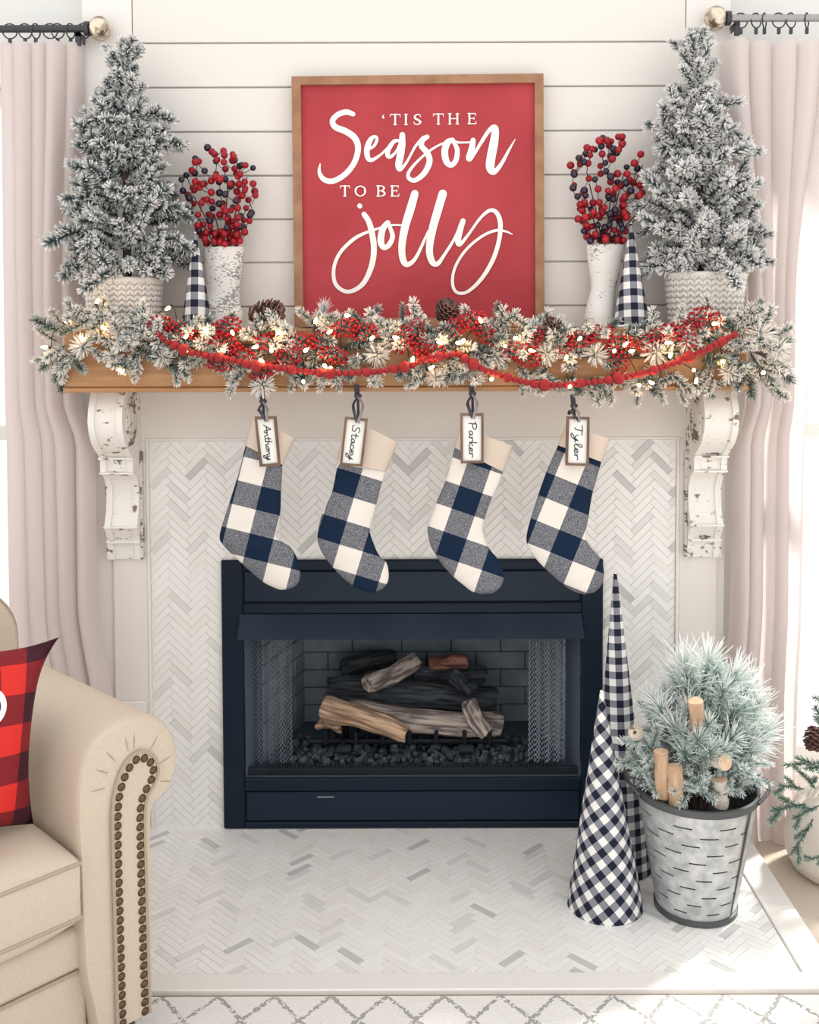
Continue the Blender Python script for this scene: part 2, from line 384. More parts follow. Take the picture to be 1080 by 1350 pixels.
# side walls with window openings
WY = .06
win = {}
for side, xa, xb, wx0, wx1 in (('left', -3.2, XL, -1.95, -1.02), ('right', XR, 3.2, 1.02, 1.95)):
    wz0, wz1 = .14, 2.06
    mb = MB(); mb.box((xa, WY, 0), (wx0, WY+.12, ZTOP)); mb.box((wx1, WY, 0), (xb, WY+.12, ZTOP))
    mb.box((wx0, WY, 0), (wx1, WY+.12, wz0)); mb.box((wx0, WY, wz1), (wx1, WY+.12, ZTOP))
    struct(mb.build('wall_'+side, M['sidewall']))
    mb = MB(); mb.box((xa, WY-.015, 0), (xb, WY, .12), .003); struct(mb.build('baseboard_'+side, M['white']))
    i = 1 if side == 'left' else 2
    wdw = struct(bpy.data.objects.new('window_%d' % i, None)); COL.objects.link(wdw)
    fr = MB(); t = .06
    for lo, hi in (((wx0-.07,WY-.02,wz0-.07),(wx0,WY,wz1+.07)), ((wx1,WY-.02,wz0-.07),(wx1+.07,WY,wz1+.07)),
                   ((wx0,WY-.02,wz1),(wx1,WY,wz1+.07)), ((wx0,WY-.03,wz0-.07),(wx1,WY,wz0))): fr.box(lo, hi, .004)
    fr.build('window_casing', M['white'], wdw)
    xm = (wx0+wx1)/2; zm = (wz0+wz1)/2
    sash = MB()
    for lo, hi in (((wx0,WY+.03,wz0),(wx0+.04,WY+.07,wz1)), ((wx1-.04,WY+.03,wz0),(wx1,WY+.07,wz1)), ((wx0,WY+.03,wz0),(wx1,WY+.07,wz0+.05)),
                   ((wx0,WY+.03,wz1-.05),(wx1,WY+.07,wz1)), ((wx0,WY+.03,zm-.02),(wx1,WY+.07,zm+.02))): sash.box(lo, hi)
    sash.build('window_sash', M['white'], wdw)
    for z0, z1 in ((wz0+.05, zm-.02), (zm+.02, wz1-.05)):
        MB().box((wx0+.04, WY+.048, z0), (wx1-.04, WY+.052, z1)).build('pane', M['glass'], wdw)
# shiplap boards above the mantel
SL, SR = P(178, 200, 0).x, P(902, 200, 0).x
ztop_m = P(545, 432, -.02).z
zs = [P(300, y, -.012).z for y in (404.5, 346.5, 289.5, 232, 174, 115.5, 57)]
pitch = (zs[-1]-zs[0])/6
zs = [zs[0]-pitch] + zs + [zs[-1]+pitch*k for k in range(1, 6)]
ship = struct(MB().box((SL+.001, -.003, ztop_m), (SR-.001, -.0005, ZTOP)).build('wall_shiplap', M['shiplap']))
for a, b in zip(zs[:-1], zs[1:]):
    MB().box((SL+.002, -.014, a+.0022), (SR-.002, -.003, min(b, ZTOP)-.0022), .0015).build('shiplap_board', M['shiplap'], ship)
struct(MB().box((XL, -.016, ztop_m-.16), (SL, 0, ZTOP), .002).build('trim_1', M['white']))
struct(MB().box((SR, -.016, ztop_m-.16), (XR, 0, ZTOP), .002).build('trim_2', M['white']))
# surround: header and side panels
TX0, TX1 = P(197, 700, 0).x, P(892, 700, 0).x
TZ1 = P(545, 578, 0).z
PX0, PX1 = P(150, 700, 0).x, P(944, 700, 0).x
struct(MB().box((PX0, -.012, TZ1), (PX1, 0, ztop_m-.16), .002).build('trim_3', M['wall']))
struct(MB().box((PX0, -.012, 0), (TX0-.004, 0, TZ1), .002).build('trim_4', M['wall']))
struct(MB().box((TX1+.004, -.012, 0), (PX1, 0, TZ1), .002).build('trim_5', M['wall']))
zpl = P(170, 925, -.02).z
struct(MB().box((PX0-.004, -.022, 0), (TX0-.012, -.012, zpl), .003).build('trim_6', M['white']))
struct(MB().box((TX1+.012, -.022, 0), (PX1+.004, -.012, zpl), .003).build('trim_7', M['white']))

# ================================================================== HERRINGBONE TILES
def herringbone(x0, x1, y0, y1, L=.072, n=4, gap=.0010, hole=None, offx=0):
    W = L/n; c = math.sqrt(.5); out = []
    rng = int(max(x1-x0, y1-y0)*1.6/W) + 12
    cx, cy = (x0+x1)/2 + offx, (y0+y1)/2
    for x in range(-rng, rng):
        for y in range(-rng, rng):
            d = (x-y) % (2*n)
            if d == 0: w_, h_ = L, W
            elif d == 2*n-1: w_, h_ = W, L
            else: continue
            px, py = x*W + w_/2, y*W + h_/2
            qx, qy = cx + c*(px-py), cy + c*(px+py)
            if not (x0-L < qx < x1+L and y0-L < qy < y1+L): continue
            if hole and hole[0]+.03 < qx < hole[1]-.03 and hole[2]-.05 < qy < hole[3]-.03: continue
            hw, hh = w_/2-gap/2, h_/2-gap/2
            poly = [(qx + c*(a-b), qy + c*(a+b)) for a, b in ((-hw,-hh),(hw,-hh),(hw,hh),(-hw,hh))]
            pc = clip_poly(poly, x0, x1, y0, y1)
            if len(pc) < 3 or area(pc) < .06*L*W: continue
            full = len(pc) == 4 and abs(area(pc) - 4*hw*hh) < 1e-7
            out.append(((qx, qy), d == 0, full, pc))
    return out
rs = random.Random(3)
def shade():
    return rs.choices(range(5), (48, 28, 13, 8, 3))[0]
def lay_tiles(parent, tiles, to3, nrm_rot, thick, maxn=300, keep=None):
    "full tiles as shared-mesh parts, cut and surplus tiles joined as stuff"
    L = .072; W = .018; g = .0010
    base = [MB().obox((0,0,thick/2), ((1,0,0),(0,1,0),(0,0,1)), (L/2-g/2, W/2-g/2, thick/2), .0004).mesh('tile', m_) for m_ in M['marble']]
    fulls = [t for t in tiles if t[2]]
    fulls.sort(key=keep)
    chosen = fulls[:maxn]; ids = set(id(t) for t in chosen); rest = [t for t in tiles if id(t) not in ids]
    for (q, horiz, full, pc) in chosen:
        ang = PI/4 if horiz else 3*PI/4
        lift = rs.uniform(0, .0006)
        link('tile', base[shade()], parent, to3(q[0], q[1], lift), nrm_rot @ Matrix.Rotation(ang, 3, 'Z').to_quaternion())
    groups = {}
    for t in rest: groups.setdefault(shade(), []).append(t)
    me = MB(); fm = []
    for k, ts in groups.items():
        for (q, horiz, full, pc) in ts:
            n = len(pc); top = [to3(x, y, thick) for x, y in pc]; bot = [to3(x, y, 0) for x, y in pc]
            me.add(top+bot, [tuple(range(n))] + [(i, (i+1) % n, n+(i+1) % n, n+i) for i in range(n)]); fm += [k]*(n+1)
    m_ = me.mesh('cut_tiles', None)
    for k in range(5): m_.materials.append(M['marble'][k])
    m_.polygons.foreach_set('material_index', np.array(fm, dtype=np.int32))
    tag(link('cut_tiles', m_, parent), kind='stuff')
ix0, ix1 = P(293, 900, 0).x, P(794, 900, 0).x
iz1 = P(545, 738, -.02).z
sur = thing('tile_surround', 'white marble herringbone tile surround framing the dark fireplace', 'tile surround', (0, 0, 0))
mb = MB(); mb.box((TX0, -.004, 0), (ix0+.02, -.001, TZ1)); mb.box((ix1-.02, -.004, 0), (TX1, -.001, TZ1)); mb.box((ix0+.02, -.004, iz1-.02), (ix1-.02, -.001, TZ1))
mb.build('grout_bed', M['grout'], sur)
ROTW = Matrix(((1,0,0),(0,0,-1),(0,1,0))).to_quaternion()
tw = herringbone(TX0+.005, TX1-.005, .002, TZ1-.005, hole=(ix0, ix1, 0, iz1))
lay_tiles(sur, tw, lambda x, y, h: Vector((x, -.004-h, y)), ROTW, .0022, keep=lambda t: abs(t[0][0])*0 - t[0][1])
mb = MB(); mb.box((TX0-.004, -.014, 0), (TX0+.004, -.001, TZ1+.004), .001); mb.box((TX1-.004, -.014, 0), (TX1+.004, -.001, TZ1+.004), .001)
mb.box((TX0+.004, -.014, TZ1-.004), (TX1-.004, -.001, TZ1+.004), .001)
mb.build('edge_trim', M['white'], sur)

hx1 = G(975, 1150).x; hx1b = hx1 + .075; hyf = G(500, 1290).y; hyb = G(500, 1313).y
hx0 = -hx1 - .02; hx0b = hx0 - .075
hearth = thing('hearth', 'pale marble herringbone hearth with white border in front of the fireplace', 'hearth', (0, hyf/2, 0))
mb = MB(); mb.box((hx0, hyf, 0), (hx1, -.004, .008)); mb.build('grout_bed', M['grout'], hearth)
th = herringbone(hx0+.003, hx1-.003, hyf+.003, -.024)
lay_tiles(hearth, th, lambda x, y, h: Vector((x, y, .008+h)), Matrix.Identity(3).to_quaternion(), .0022,
          keep=lambda t: (t[0][1] if -.55 < t[0][0] < .75 else 9))
mb = MB(); mb.box((hx0b, hyb, 0), (hx1b, hyf-.0015, .014), .002); mb.build('border_strip', M['white'], hearth)
mb = MB(); mb.box((hx1+.0015, hyf, 0), (hx1b, -.025, .014), .002); mb.build('border_strip', M['white'], hearth)
mb = MB(); mb.box((hx0b, hyf, 0), (hx0-.0015, -.025, .014), .002); mb.build('border_strip', M['white'], hearth)
HZ = .0106
rug = MB().box((-1.9, -3.0, 0), (2.1, hyb-.012, .010), .004).build('rug', M['rug'])
tag(rug, 'cream rug with grey diamond lattice lying in front of the hearth', 'rug')

# ================================================================== FIREPLACE INSERT
ins = thing('fireplace_insert', 'dark navy-black gas fireplace insert set in the marble surround', 'fireplace', (0, 0, HZ))
FY = -.022
def PX(x): return P(x, 900, FY).x
def PZ(y): return P(545, y, FY).z
zb = HZ
mb = MB()
mb.box((PX(293), FY, zb), (PX(321), -.010, PZ(738)), .003); mb.box((PX(767), FY, zb), (PX(795), -.010, PZ(738)), .003)
mb.box((PX(321), FY, PZ(752)), (PX(767), -.010, PZ(738)), .003)
mb.box((PX(321), FY, PZ(809)), (PX(767), -.010, PZ(795)), .003)
mb.box((PX(321), FY, PZ(1043)), (PX(767), -.010, PZ(1026)), .003)
mb.box((PX(321), FY, zb), (PX(767), -.010, PZ(1084)), .003)
mb.build('face_frame', M['black'], ins)
MB().box((PX(323), FY+.004, PZ(793.5)), (PX(765), -.0098, PZ(753.5)), .002).build('upper_panel', M['blackpanel'], ins)
MB().box((PX(323), FY+.004, PZ(1082.5)), (PX(765), -.0098, PZ(1044.5)), .002).build('lower_panel', M['blackpanel'], ins)
MB().box((PX(300), -.0095, zb), (PX(788), -.0072, PZ(1027))).build('back_plate', M['soot'], ins)
MB().box((PX(300), -.0095, PZ(808)), (PX(788), -.0072, PZ(745))).build('back_plate', M['soot'], ins)
MB().box((PX(417), FY-.001, PZ(1051)), (PX(439), FY+.004, PZ(1050))).build('panel_mark', M['mesh'], ins)
# hood: slanted canopy strip
x0, x1 = PX(316), PX(768); z1 = PZ(809); z0 = PZ(838)
mb = MB(); y0, y1 = FY-.002, FY-.035
mb.add([(x0+.004,y0,z1),(x1-.004,y0,z1),(x1,y1,z0),(x0,y1,z0),(x0+.004,y0+.012,z1),(x1-.004,y0+.012,z1),(x1,y1+.012,z0-.001),(x0,y1+.012,z0-.001)],
       [(0,1,2,3),(4,7,6,5),(0,4,5,1),(3,2,6,7),(0,3,7,4),(1,5,6,2)])
mb.build('hood', M['blackpanel'], ins)
# inner jambs and the firebox shell
ox0, ox1 = PX(322), PX(766); oz0, oz1 = PZ(1027), PZ(806)
BY = .40
bx0, bx1 = P(400, 900, BY).x, P(701, 900, BY).x
def quad(a, b, c, d): return ([a, b, c, d], [(0,1,2,3)])
fb = MB()
t = .012
for (a, b) in (((ox0,-.009),(bx0,BY)), ((ox1,-.009),(bx1,BY))):
    s = -1 if a[0] < 0 else 1
    fb.add([(a[0],a[1],oz0),(b[0],b[1],oz0),(b[0],b[1],oz1),(a[0],a[1],oz1),(a[0]+s*.0,a[1],oz0),(b[0]+s*t,b[1],oz0),(b[0]+s*t,b[1],oz1),(a[0],a[1],oz1)],
           [(0,1,2,3),(4,5,6,7),(0,1,5,4),(3,2,6,7),(1,2,6,5)])
fb.box((bx0-t, BY, oz0), (bx1+t, BY+t, oz1)); fb.box((ox0, -.009, oz0-.012), (ox1, BY+t, oz0)); fb.box((ox0, -.009, oz1), (ox1, BY+t, oz1+.012))
fbo = fb.build('firebox', M['mortar'], ins)
# fire bricks in relief on the back and on the side panels
rowh = .056; nrow = int((oz1-oz0)/rowh)+1
bl = .155
for r_ in range(nrow):
    z0 = oz0 + r_*rowh + .0015; z1 = min(oz0+(r_+1)*rowh - .0015, oz1)
    if z1 - z0 < .01: continue
    x = bx0 + .001 - (bl/2 if r_ % 2 else 0)
    while x < bx1:
        a, b = max(x, bx0+.001)+.0015, min(x+bl, bx1-.001)-.0015
        if b - a > .015: MB().box((a, BY-.008, z0), (b, BY, z1), .002).build('brick', M['firebrick'], fbo)
        x += bl
    for (pa, pb) in (((ox0,-.009),(bx0,BY)), ((ox1,-.009),(bx1,BY))):
        A = Vector((pa[0],pa[1],0)); B = Vector((pb[0],pb[1],0)); dv = (B-A); Ls = dv.length; dv.normalize()
        nv = Vector((dv.y, -dv.x, 0));  nv = nv if nv.x*A.x < 0 else -nv
        s = .11 - (bl/2 if r_ % 2 else 0)
        while s < Ls-.01:
            a, b = max(s, .11)+.0015, min(s+bl, Ls-.004)-.0015
            if b - a > .015:
                c = A + dv*(a+b)/2 + nv*.003; c.z = (z0+z1)/2
                MB().obox(c, (dv, nv, (0,0,1)), ((b-a)/2, .004, (z1-z0)/2), .002).build('brick', M['firebrick'], fbo)
            s += bl
# rails and comb at the foot of the opening
mb = MB(); mb.box((ox0+.002, .004, oz0), (ox1-.002, .016, oz0+.022), .002)
for k in range(110):
    x = ox0+.06 + k*(ox1-ox0-.12)/109
    mb.box((x-.0014, .001, oz0+.004), (x+.0014, .019, oz0+.030))
mb.build('lower_rail', M['soot'], ins)
mb = MB(); mb.tube([(ox0, .03, oz1-.035), (ox1, .03, oz1-.035)], .005); mb.build('screen_rod', M['soot'], ins)
# chain-mesh screens, gathered to both sides
def screen(pxa, pxb, name='mesh_screen'):
    a, b = P(pxa, 930, .03).x, P(pxb, 930, .03).x
    mb = MB(); n = 26; z0, z1 = oz0+.026, oz1-.03; st = 56
    for k in range(n):
        u = k/(n-1); x = a + (b-a)*u; y = .035 + .014*math.sin(u*PI*7)
        path = [(x + (.0022 if (i+k) % 2 else -.0022), y + (.0012 if i % 2 else -.0012), z0+(z1-z0)*i/st) for i in range(st+1)]
        mb.tube(path, .0010, 3, caps=False)
    return mb.build(name, M['mesh'], ins)
screen(333, 384); screen(698, 744)
# ember bed
rr = random.Random(5)
mb = MB()
for k in range(420):
    u = rr.random(); y = .05 + .20*rr.random()**1.3
    x = (ox0+.10) + (ox1-ox0-.20)*u
    s = rr.uniform(.006, .013)
    rot = Euler((rr.random()*6, rr.random()*6, rr.random()*6)).to_matrix()
    mb.obox((x, y, oz0+.004+rr.uniform(0, .018)), rot.transposed(), (s, s*.8, s*.65), s*.3)
emb = mb.build('lava_rock_bed', M['lava']); tag(emb, 'bed of dark lava rock chips on the firebox floor', 'lava rock', kind='stuff')
# grate
gr = thing('fire_grate', 'black iron grate holding the ceramic logs in the firebox', 'grate', (P(540,985,.16).x, .16, oz0))
gz = P(545, 975, .12).z
mb = MB()
for px in (430, 470, 505, 540, 575, 612, 645): 
    x = P(px, 970, .12).x
    mb.tube([(x, .095, gz+.035), (x, .10, gz), (x, .29, gz), (x, .30, gz+.02)], .006, 6)
mb.build('bar', M['soot'], gr)
for px in (452, 612):
    x = P(px, 980, .12).x
    MB().tube([(x, .115, gz), (x, .115, oz0)], .008, 6).build('leg', M['soot'], gr)
    MB().tube([(x, .27, gz), (x, .27, oz0)], .008, 6).build('leg', M['soot'], gr)
    c = P(px+2, 988, .09); MB().tube([c-Vector((.02,0,0)), c+Vector((.02,0,0))], .014, 12).build('burner_knob', M['soot'], gr)
mb = MB(); mb.tube([(P(410,985,.2).x,.14,gz-.012),(P(665,985,.2).x,.14,gz-.012)], .008, 6); mb.build('cross_bar', M['soot'], gr)
# logs
def log(name, label, p0, p1, r0, r1, m_, seed, group='ceramic logs in the firebox', kn=0):
    q = random.Random(seed); p0, p1 = Vector(p0), Vector(p1); L = (p1-p0).length; mb = MB(); n = 20; st = 14
    ph = [q.uniform(0, 6) for _ in range(6)]
    for i in range(st+1):
        t = i/st; r_ = r0 + (r1-r0)*t
        if i in (0, st): r_ *= .86
        for k in range(n):
            a = 2*PI*k/n
            rr_ = r_*(1 + .10*math.sin(3*a+ph[0]+t*2) + .07*math.sin(7*a+ph[1]+t*3) + .05*math.sin(5*t*PI+ph[2]+a))
            mb.v.append(((t-.5)*L + .004*math.sin(2*a+ph[4])*(i in (0, st)), rr_*math.cos(a)+.008*math.sin(t*4+ph[3]), rr_*math.sin(a)+.006*math.sin(t*5+ph[5])))
    mb.f += [(i*n+k, i*n+(k+1) % n, (i+1)*n+(k+1) % n, (i+1)*n+k) for i in range(st) for k in range(n)]
    o = len(mb.v); mb.v += [(-L/2, 0, 0), (L/2, 0, 0)]
    mb.f += [(o, (k+1) % n, k) for k in range(n)] + [(o+1, st*n+k, st*n+(k+1) % n) for k in range(n)]
    ob = mb.build(name, m_, smooth=True, angle=50)
    ob.rotation_mode = 'QUATERNION'; ob.rotation_quaternion = (p1-p0).to_track_quat('X', 'Z'); ob.location = (p0+p1)/2
    return tag(ob, label, 'log', group)
log('ceramic_log', 'long grey-brown ceramic log lying across the front of the grate', P(462,938,.13), P(660,958,.15), .034, .036, M['greybark'], 1)
log('ceramic_log', 'thick golden-brown bark log slanting at the front of the fire', P(425,930,.062), P(536,966,.052), .036, .024, M['bark'], 2)
log('ceramic_log', 'charred black log lying behind the long grey-brown front log', P(432,908,.23), P(655,922,.24), .040, .036, M['charbark'], 3)
log('ceramic_log', 'short grey-brown log pointing forward on top of the charred log', P(487,903,.13), P(545,872,.27), .028, .026, M['greybark'], 4)
log('ceramic_log', 'dark log with black bark at the rear top of the pile', P(450,885,.30), P(522,866,.32), .032, .026, M['charbark'], 5)
log('ceramic_log', 'reddish split log on top of the log pile', P(567,873,.26), P(616,872,.27), .020, .021, M['redbark'], 6)
log('ceramic_log', 'dark log under the reddish split log', P(545,893,.28), P(640,890,.30), .030, .026, M['charbark'], 7)
log('ceramic_log', 'short grey stub leaning down over the long front log', P(616,925,.10), P(640,968,.085), .024, .026, M['greybark'], 8)
log('ceramic_log', 'short dark grey stub lying above the grey stub', P(600,888,.20), P(622,915,.16), .022, .022, M['charbark'], 9)
log('ceramic_log', 'small brown branch end poking out beside the golden-brown log', P(417,955,.11), P(450,957,.10), .013, .017, M['bark'], 10)

# ================================================================== MANTEL, CORBELS
MY = -.235
mz0 = P(545, 516, MY).z; MZ = P(545, 433, MY).z
mx0, mx1 = P(85, 490, MY).x, P(985, 490, MY).x
mant = thing('mantel_shelf', 'thick honey oak mantel shelf above the fireplace', 'mantel', (0, MY/2, mz0))
MB().box((mx0, MY, mz0+.012), (mx1, -.016, MZ), .003).build('beam', M['oak'], mant)
MB().box((mx0-.003, MY-.004, mz0), (mx1+.003, -.016, mz0+.012), .002).build('bottom_moulding', M['oak'], mant)
def corbel(sx, label):
    xc = sx*.788; hw = .044
    o = thing('corbel', label, 'corbel', (xc, 0, P(545,745,0).z), 'carved corbels under the mantel')
    ys = [(517,-.165),(524,-.180),(535,-.194),(550,-.200),(565,-.192),(580,-.170),(592,-.135),(600,-.106),(606,-.098),(621,-.097),(624,-.088),(632,-.062),(645,-.046),(660,-.042),(675,-.047),(688,-.060),(696,-.070),(700,-.066),(708,-.052),(716,-.040),(717,-.046),(722,-.046),(723,-.038),(744,-.030)]
    prof = [(P(545, y, -.1).z, d) for y, d in ys]
    prof[0] = (mz0, ys[0][1])
    def strip(x0, x1, off, back=-.012):
        mb = MB(); n = len(prof)
        for z, d in prof: mb.v += [(x0, min(d+off, back-.004), z), (x1, min(d+off, back-.004), z), (x1, back, z), (x0, back, z)]
        for i in range(n-1):
            for k in range(4): mb.f.append((i*4+k, i*4+(k+1) % 4, (i+1)*4+(k+1) % 4, (i+1)*4+k))
        mb.f += [(0,1,2,3), tuple((n-1)*4+k for k in range(4))]
        return mb
    strip(xc-hw+.016, xc+hw-.016, .007).build('centre_panel', M['corbel'], o, smooth=True, angle=35)
    strip(xc-hw, xc-hw+.016, 0).build('side_scroll', M['corbel'], o, smooth=True, angle=35)
    strip(xc+hw-.016, xc+hw, 0).build('side_scroll', M['corbel'], o, smooth=True, angle=35)
    zt = P(545, 553, -.1).z
    for s in (-1, 1):
        x = xc + s*hw
        mb = MB()
        for r_, d in ((.056, .004), (.044, .007), (.030, .003), (.018, .008)):
            pts = [(x + s*d, -.115 + r_*.85*math.cos(a), zt + r_*math.sin(a)*1.15) for a in np.linspace(0, 2*PI, 25)[:-1]]
            bk = [(x - s*.001, p[1], p[2]) for p in pts]
            mb.add(pts+bk, [tuple(range(24))]+[(i, (i+1) % 24, 24+(i+1) % 24, 24+i) for i in range(24)])
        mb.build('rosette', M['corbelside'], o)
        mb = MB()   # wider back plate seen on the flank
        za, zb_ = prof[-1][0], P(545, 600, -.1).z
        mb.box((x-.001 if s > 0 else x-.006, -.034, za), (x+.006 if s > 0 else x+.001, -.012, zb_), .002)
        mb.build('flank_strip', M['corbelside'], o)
    for y in (603, 623, 697, 719):
        z = P(545, y, -.1).z; d = [q for q in ys if q[0] <= y][-1][1]
        MB().box((xc-hw-.002, d-.004, z-.0025), (xc+hw+.002, d+.02, z+.0025), .001).build('moulding', M['corbel'], o)
    return o
corbel(-1, 'crackled white carved corbel under the mantel on the sofa side')
corbel(1, 'crackled white carved corbel under the mantel on the bucket side')

# ================================================================== SIGN
SYD = -.045
sg = thing('wall_sign', 'square red sign with white script lettering and brown wooden frame on mantel', 'sign', (P(551,430,SYD).x, SYD, MZ))
def SP(x, y, d=0): return P(x, y, SYD) + Vector((0, -d, 0))
o_ = [(385,102),(716,98),(717.5,431),(389,431)]; i_ = [(397,113),(704.5,110),(705.5,419),(400.5,419)]
zbot = MZ+.0005
def SPz(p, d): 
    q = SP(*p); q = q + Vector((0,-d,0)); q.z = max(q.z, zbot); return q
for k in range(4):
    a, b, c, d = o_[k], o_[(k+1) % 4], i_[(k+1) % 4], i_[k]
    fr = [SPz(p, .012) for p in (a, b, c, d)]; bk = [SPz(p, -.014) for p in (a, b, c, d)]
    MB().add(fr+bk, [(0,1,2,3),(4,7,6,5),(0,4,5,1),(1,5,6,2),(2,6,7,3),(3,7,4,0)]).build('frame_rail', M['frame'], sg)
fr = [SPz(p, 0) for p in i_]; bk = [SPz(p, -.010) for p in i_]
MB().add(fr+bk, [(0,1,2,3),(4,7,6,5),(0,4,5,1),(1,5,6,2),(2,6,7,3),(3,7,4,0)]).build('panel', M['red'], sg)
STK = {'A': [  # zoom frame A: 400 + x/3.6, 130 + y/3.6
 [(236,74,22),(205,64,26),(165,76,26),(139,105,26),(152,135,28),(200,155,30),(244,187,30),(260,237,28),(243,302,26),(200,358,26),(140,392,26),(96,382,24),(76,348,17),(80,310,6)],
 [(298,248,10),(335,225,14),(350,192,14),(338,180,14),(318,197,24),(302,240,27),(306,280,24),(325,292,18),(365,268,12),(400,235,11)],
 [(462,200,12),(432,203,18),(406,238,22),(400,268,22),(415,276,16),(445,245,12),(470,185,16)],
 [(470,172,26),(468,220,33),(459,280,34),(452,318,31),(460,336,20),(490,303,12),(530,230,12),(562,190,12)],
 [(588,182,22),(566,196,27),(561,225,26),(588,258,28),(599,300,28),(574,354,26),(530,388,22),(500,376,19),(503,345,15),(545,295,12),(600,248,11),(660,214,10),(712,204,10)],
 [(708,196,22),(684,210,31),(671,252,32),(680,300,30),(704,316,24),(726,288,24),(730,240,22),(714,206,16),(740,209,10),(795,208,9)],
 [(806,198,24),(799,240,30),(787,284,30),(802,278,14),(840,215,16),(882,152,20),(910,140,30),(906,200,40),(891,280,42),(887,328,40),(905,349,26),(940,310,18),(975,246,12),(1005,194,4)]],
 'B': [  # zoom frame B: 420 + x/3.857, 240 + y/3.857
 [(209,121,24),(211,123,24)],
 [(232,164,26),(256,202,28),(272,260,30),(282,340,30),(269,430,28),(224,520,24),(150,558,20),(88,520,20),(78,440,18),(110,360,18),(180,290,18),(250,254,14),(300,238,12),(335,225,10)],
 [(352,208,28),(326,242,32),(317,300,34),(332,333,27),(360,318,26),(377,275,24),(364,228,18),(380,219,10),(425,220,9)],
 [(490,60,38),(470,130,42),(440,230,40),(424,330,36),(432,400,33),(456,419,26),(495,385,18),(540,292,14),(558,250,10)],
 [(632,60,42),(605,150,42),(580,240,40),(564,340,36),(577,404,32),(605,416,24),(640,370,16),(690,290,14),(722,215,10)],
 [(735,198,26),(721,240,30),(709,298,30),(720,316,22),(760,270,14),(820,187,14),(868,146,18),(903,154,22),(924,205,24),(919,290,22),(889,390,22),(830,490,20),(757,558,16),(702,560,16),(681,510,16),(696,430,14),(750,345,14),(830,277,14),(900,247,14),(950,251,11),(985,266,5)]]}
sc = {'A': (400, 130, 3.6), 'B': (420, 240, 3.857)}
off = [0]
def stroke_set(key, name):
    ox, oy, s_ = sc[key]; mb = MB()
    for st in STK[key]:
        off[0] += .00012
        ribbon2d(st, lambda x, y, d=off[0]: SP(ox + x/s_, oy + y/s_, .0008+d), mb)
    mb.build(name, M['letter'], sg)
stroke_set('A', 'script_lettering'); stroke_set('B', 'script_lettering')
def serif(ch, cx, y0, h, w_):
    "Roman capitals as strokes in zoom frame A; thick 8, thin 4"
    K, T = 8.5, 4.5; l, r_ = cx-w_/2, cx+w_/2; y1 = y0+h; ym = y0+h*.48
    S = []
    def ln(a, b, w0): S.append([(a[0],a[1],w0),((a[0]+b[0])/2,(a[1]+b[1])/2,w0),(b[0],b[1],w0)])
    def foot(x): ln((x-8,y1),(x+8,y1),3); 
    def head(x): ln((x-8,y0),(x+8,y0),3)
    if ch == 'T': ln((l,y0),(r_,y0),T); ln((cx,y0),(cx,y1),K); foot(cx); ln((l,y0),(l-1,y0+11),3); ln((r_,y0),(r_+1,y0+11),3)
    if ch == 'I': ln((cx,y0),(cx,y1),K); foot(cx); head(cx)
    if ch == 'H':
        for x in (l+5, r_-5): ln((x,y0),(x,y1),K); foot(x); head(x)
        ln((l+5,ym),(r_-5,ym),T)
    if ch == 'E':
        ln((l+5,y0),(l+5,y1),K); ln((l-2,y0),(r_,y0),T); ln((l-2,y1),(r_+2,y1),T); ln((l+5,ym),(r_-7,ym),T)
        ln((r_,y0),(r_+1,y0+10),3); ln((r_+2,y1),(r_+3,y1-11),3); ln((r_-7,ym-6),(r_-7,ym+6),3)
    if ch == 'S': S.append([(r_-2,y0+12,3),(r_-6,y0+3,4),(cx,y0,5),(l+4,y0+9,8),(l+6,y0+19,9),(cx,ym+1,9),(r_-4,ym+11,9),(r_-4,y1-9,8),(cx,y1,5),(l+3,y1-4,4),(l,y1-13,3)])
    if ch == 'O': S.append([(cx,y0,4.5),(l+8,y0+8,7),(l+2,y0+h/2,9),(l+8,y1-8,7),(cx,y1,4.5),(r_-8,y1-8,7),(r_-2,y0+h/2,9),(r_-8,y0+8,7),(cx,y0,4.5)])
    if ch == 'B':
        ln((l+6,y0),(l+6,y1),K); S.append([(l-2,y0,4),(cx,y0,4.5),(r_-7,y0+5,7),(r_-5,y0+14,8),(cx+2,ym,4.5),(l+6,ym,4)])
        S.append([(cx,ym,4),(r_-4,ym+7,8),(r_-2,ym+15,9),(r_-7,y1-4,7),(cx,y1,4.5),(l-2,y1,4)])
    if ch == "'": S.append([(cx+3,y0,3),(cx-3,y0+7,6),(cx,y0+13,9),(cx+1,y0+14,8)])
    return S
for ch, cx, y0, h, w_ in (("'",380,78,48,10),('T',436,76,48,46),('I',487,76,48,20),('S',542,76,48,34),('T',641,74,48,46),('H',713,73,48,46),('E',800,72,48,34),
                          ('T',198,415,48,42),('O',271,415,48,50),('B',369,415,48,38),('E',434,415,48,34)):
    mb = MB()
    for st in serif(ch, cx, y0, h, w_):
        off[0] += .00002
        ribbon2d(st, lambda x, y, d=off[0]: SP(400 + x/3.6, 130 + y/3.6, .0008+d), mb, 4)
    mb.build('capital_letter' if ch != "'" else 'apostrophe', M['letter'], sg)

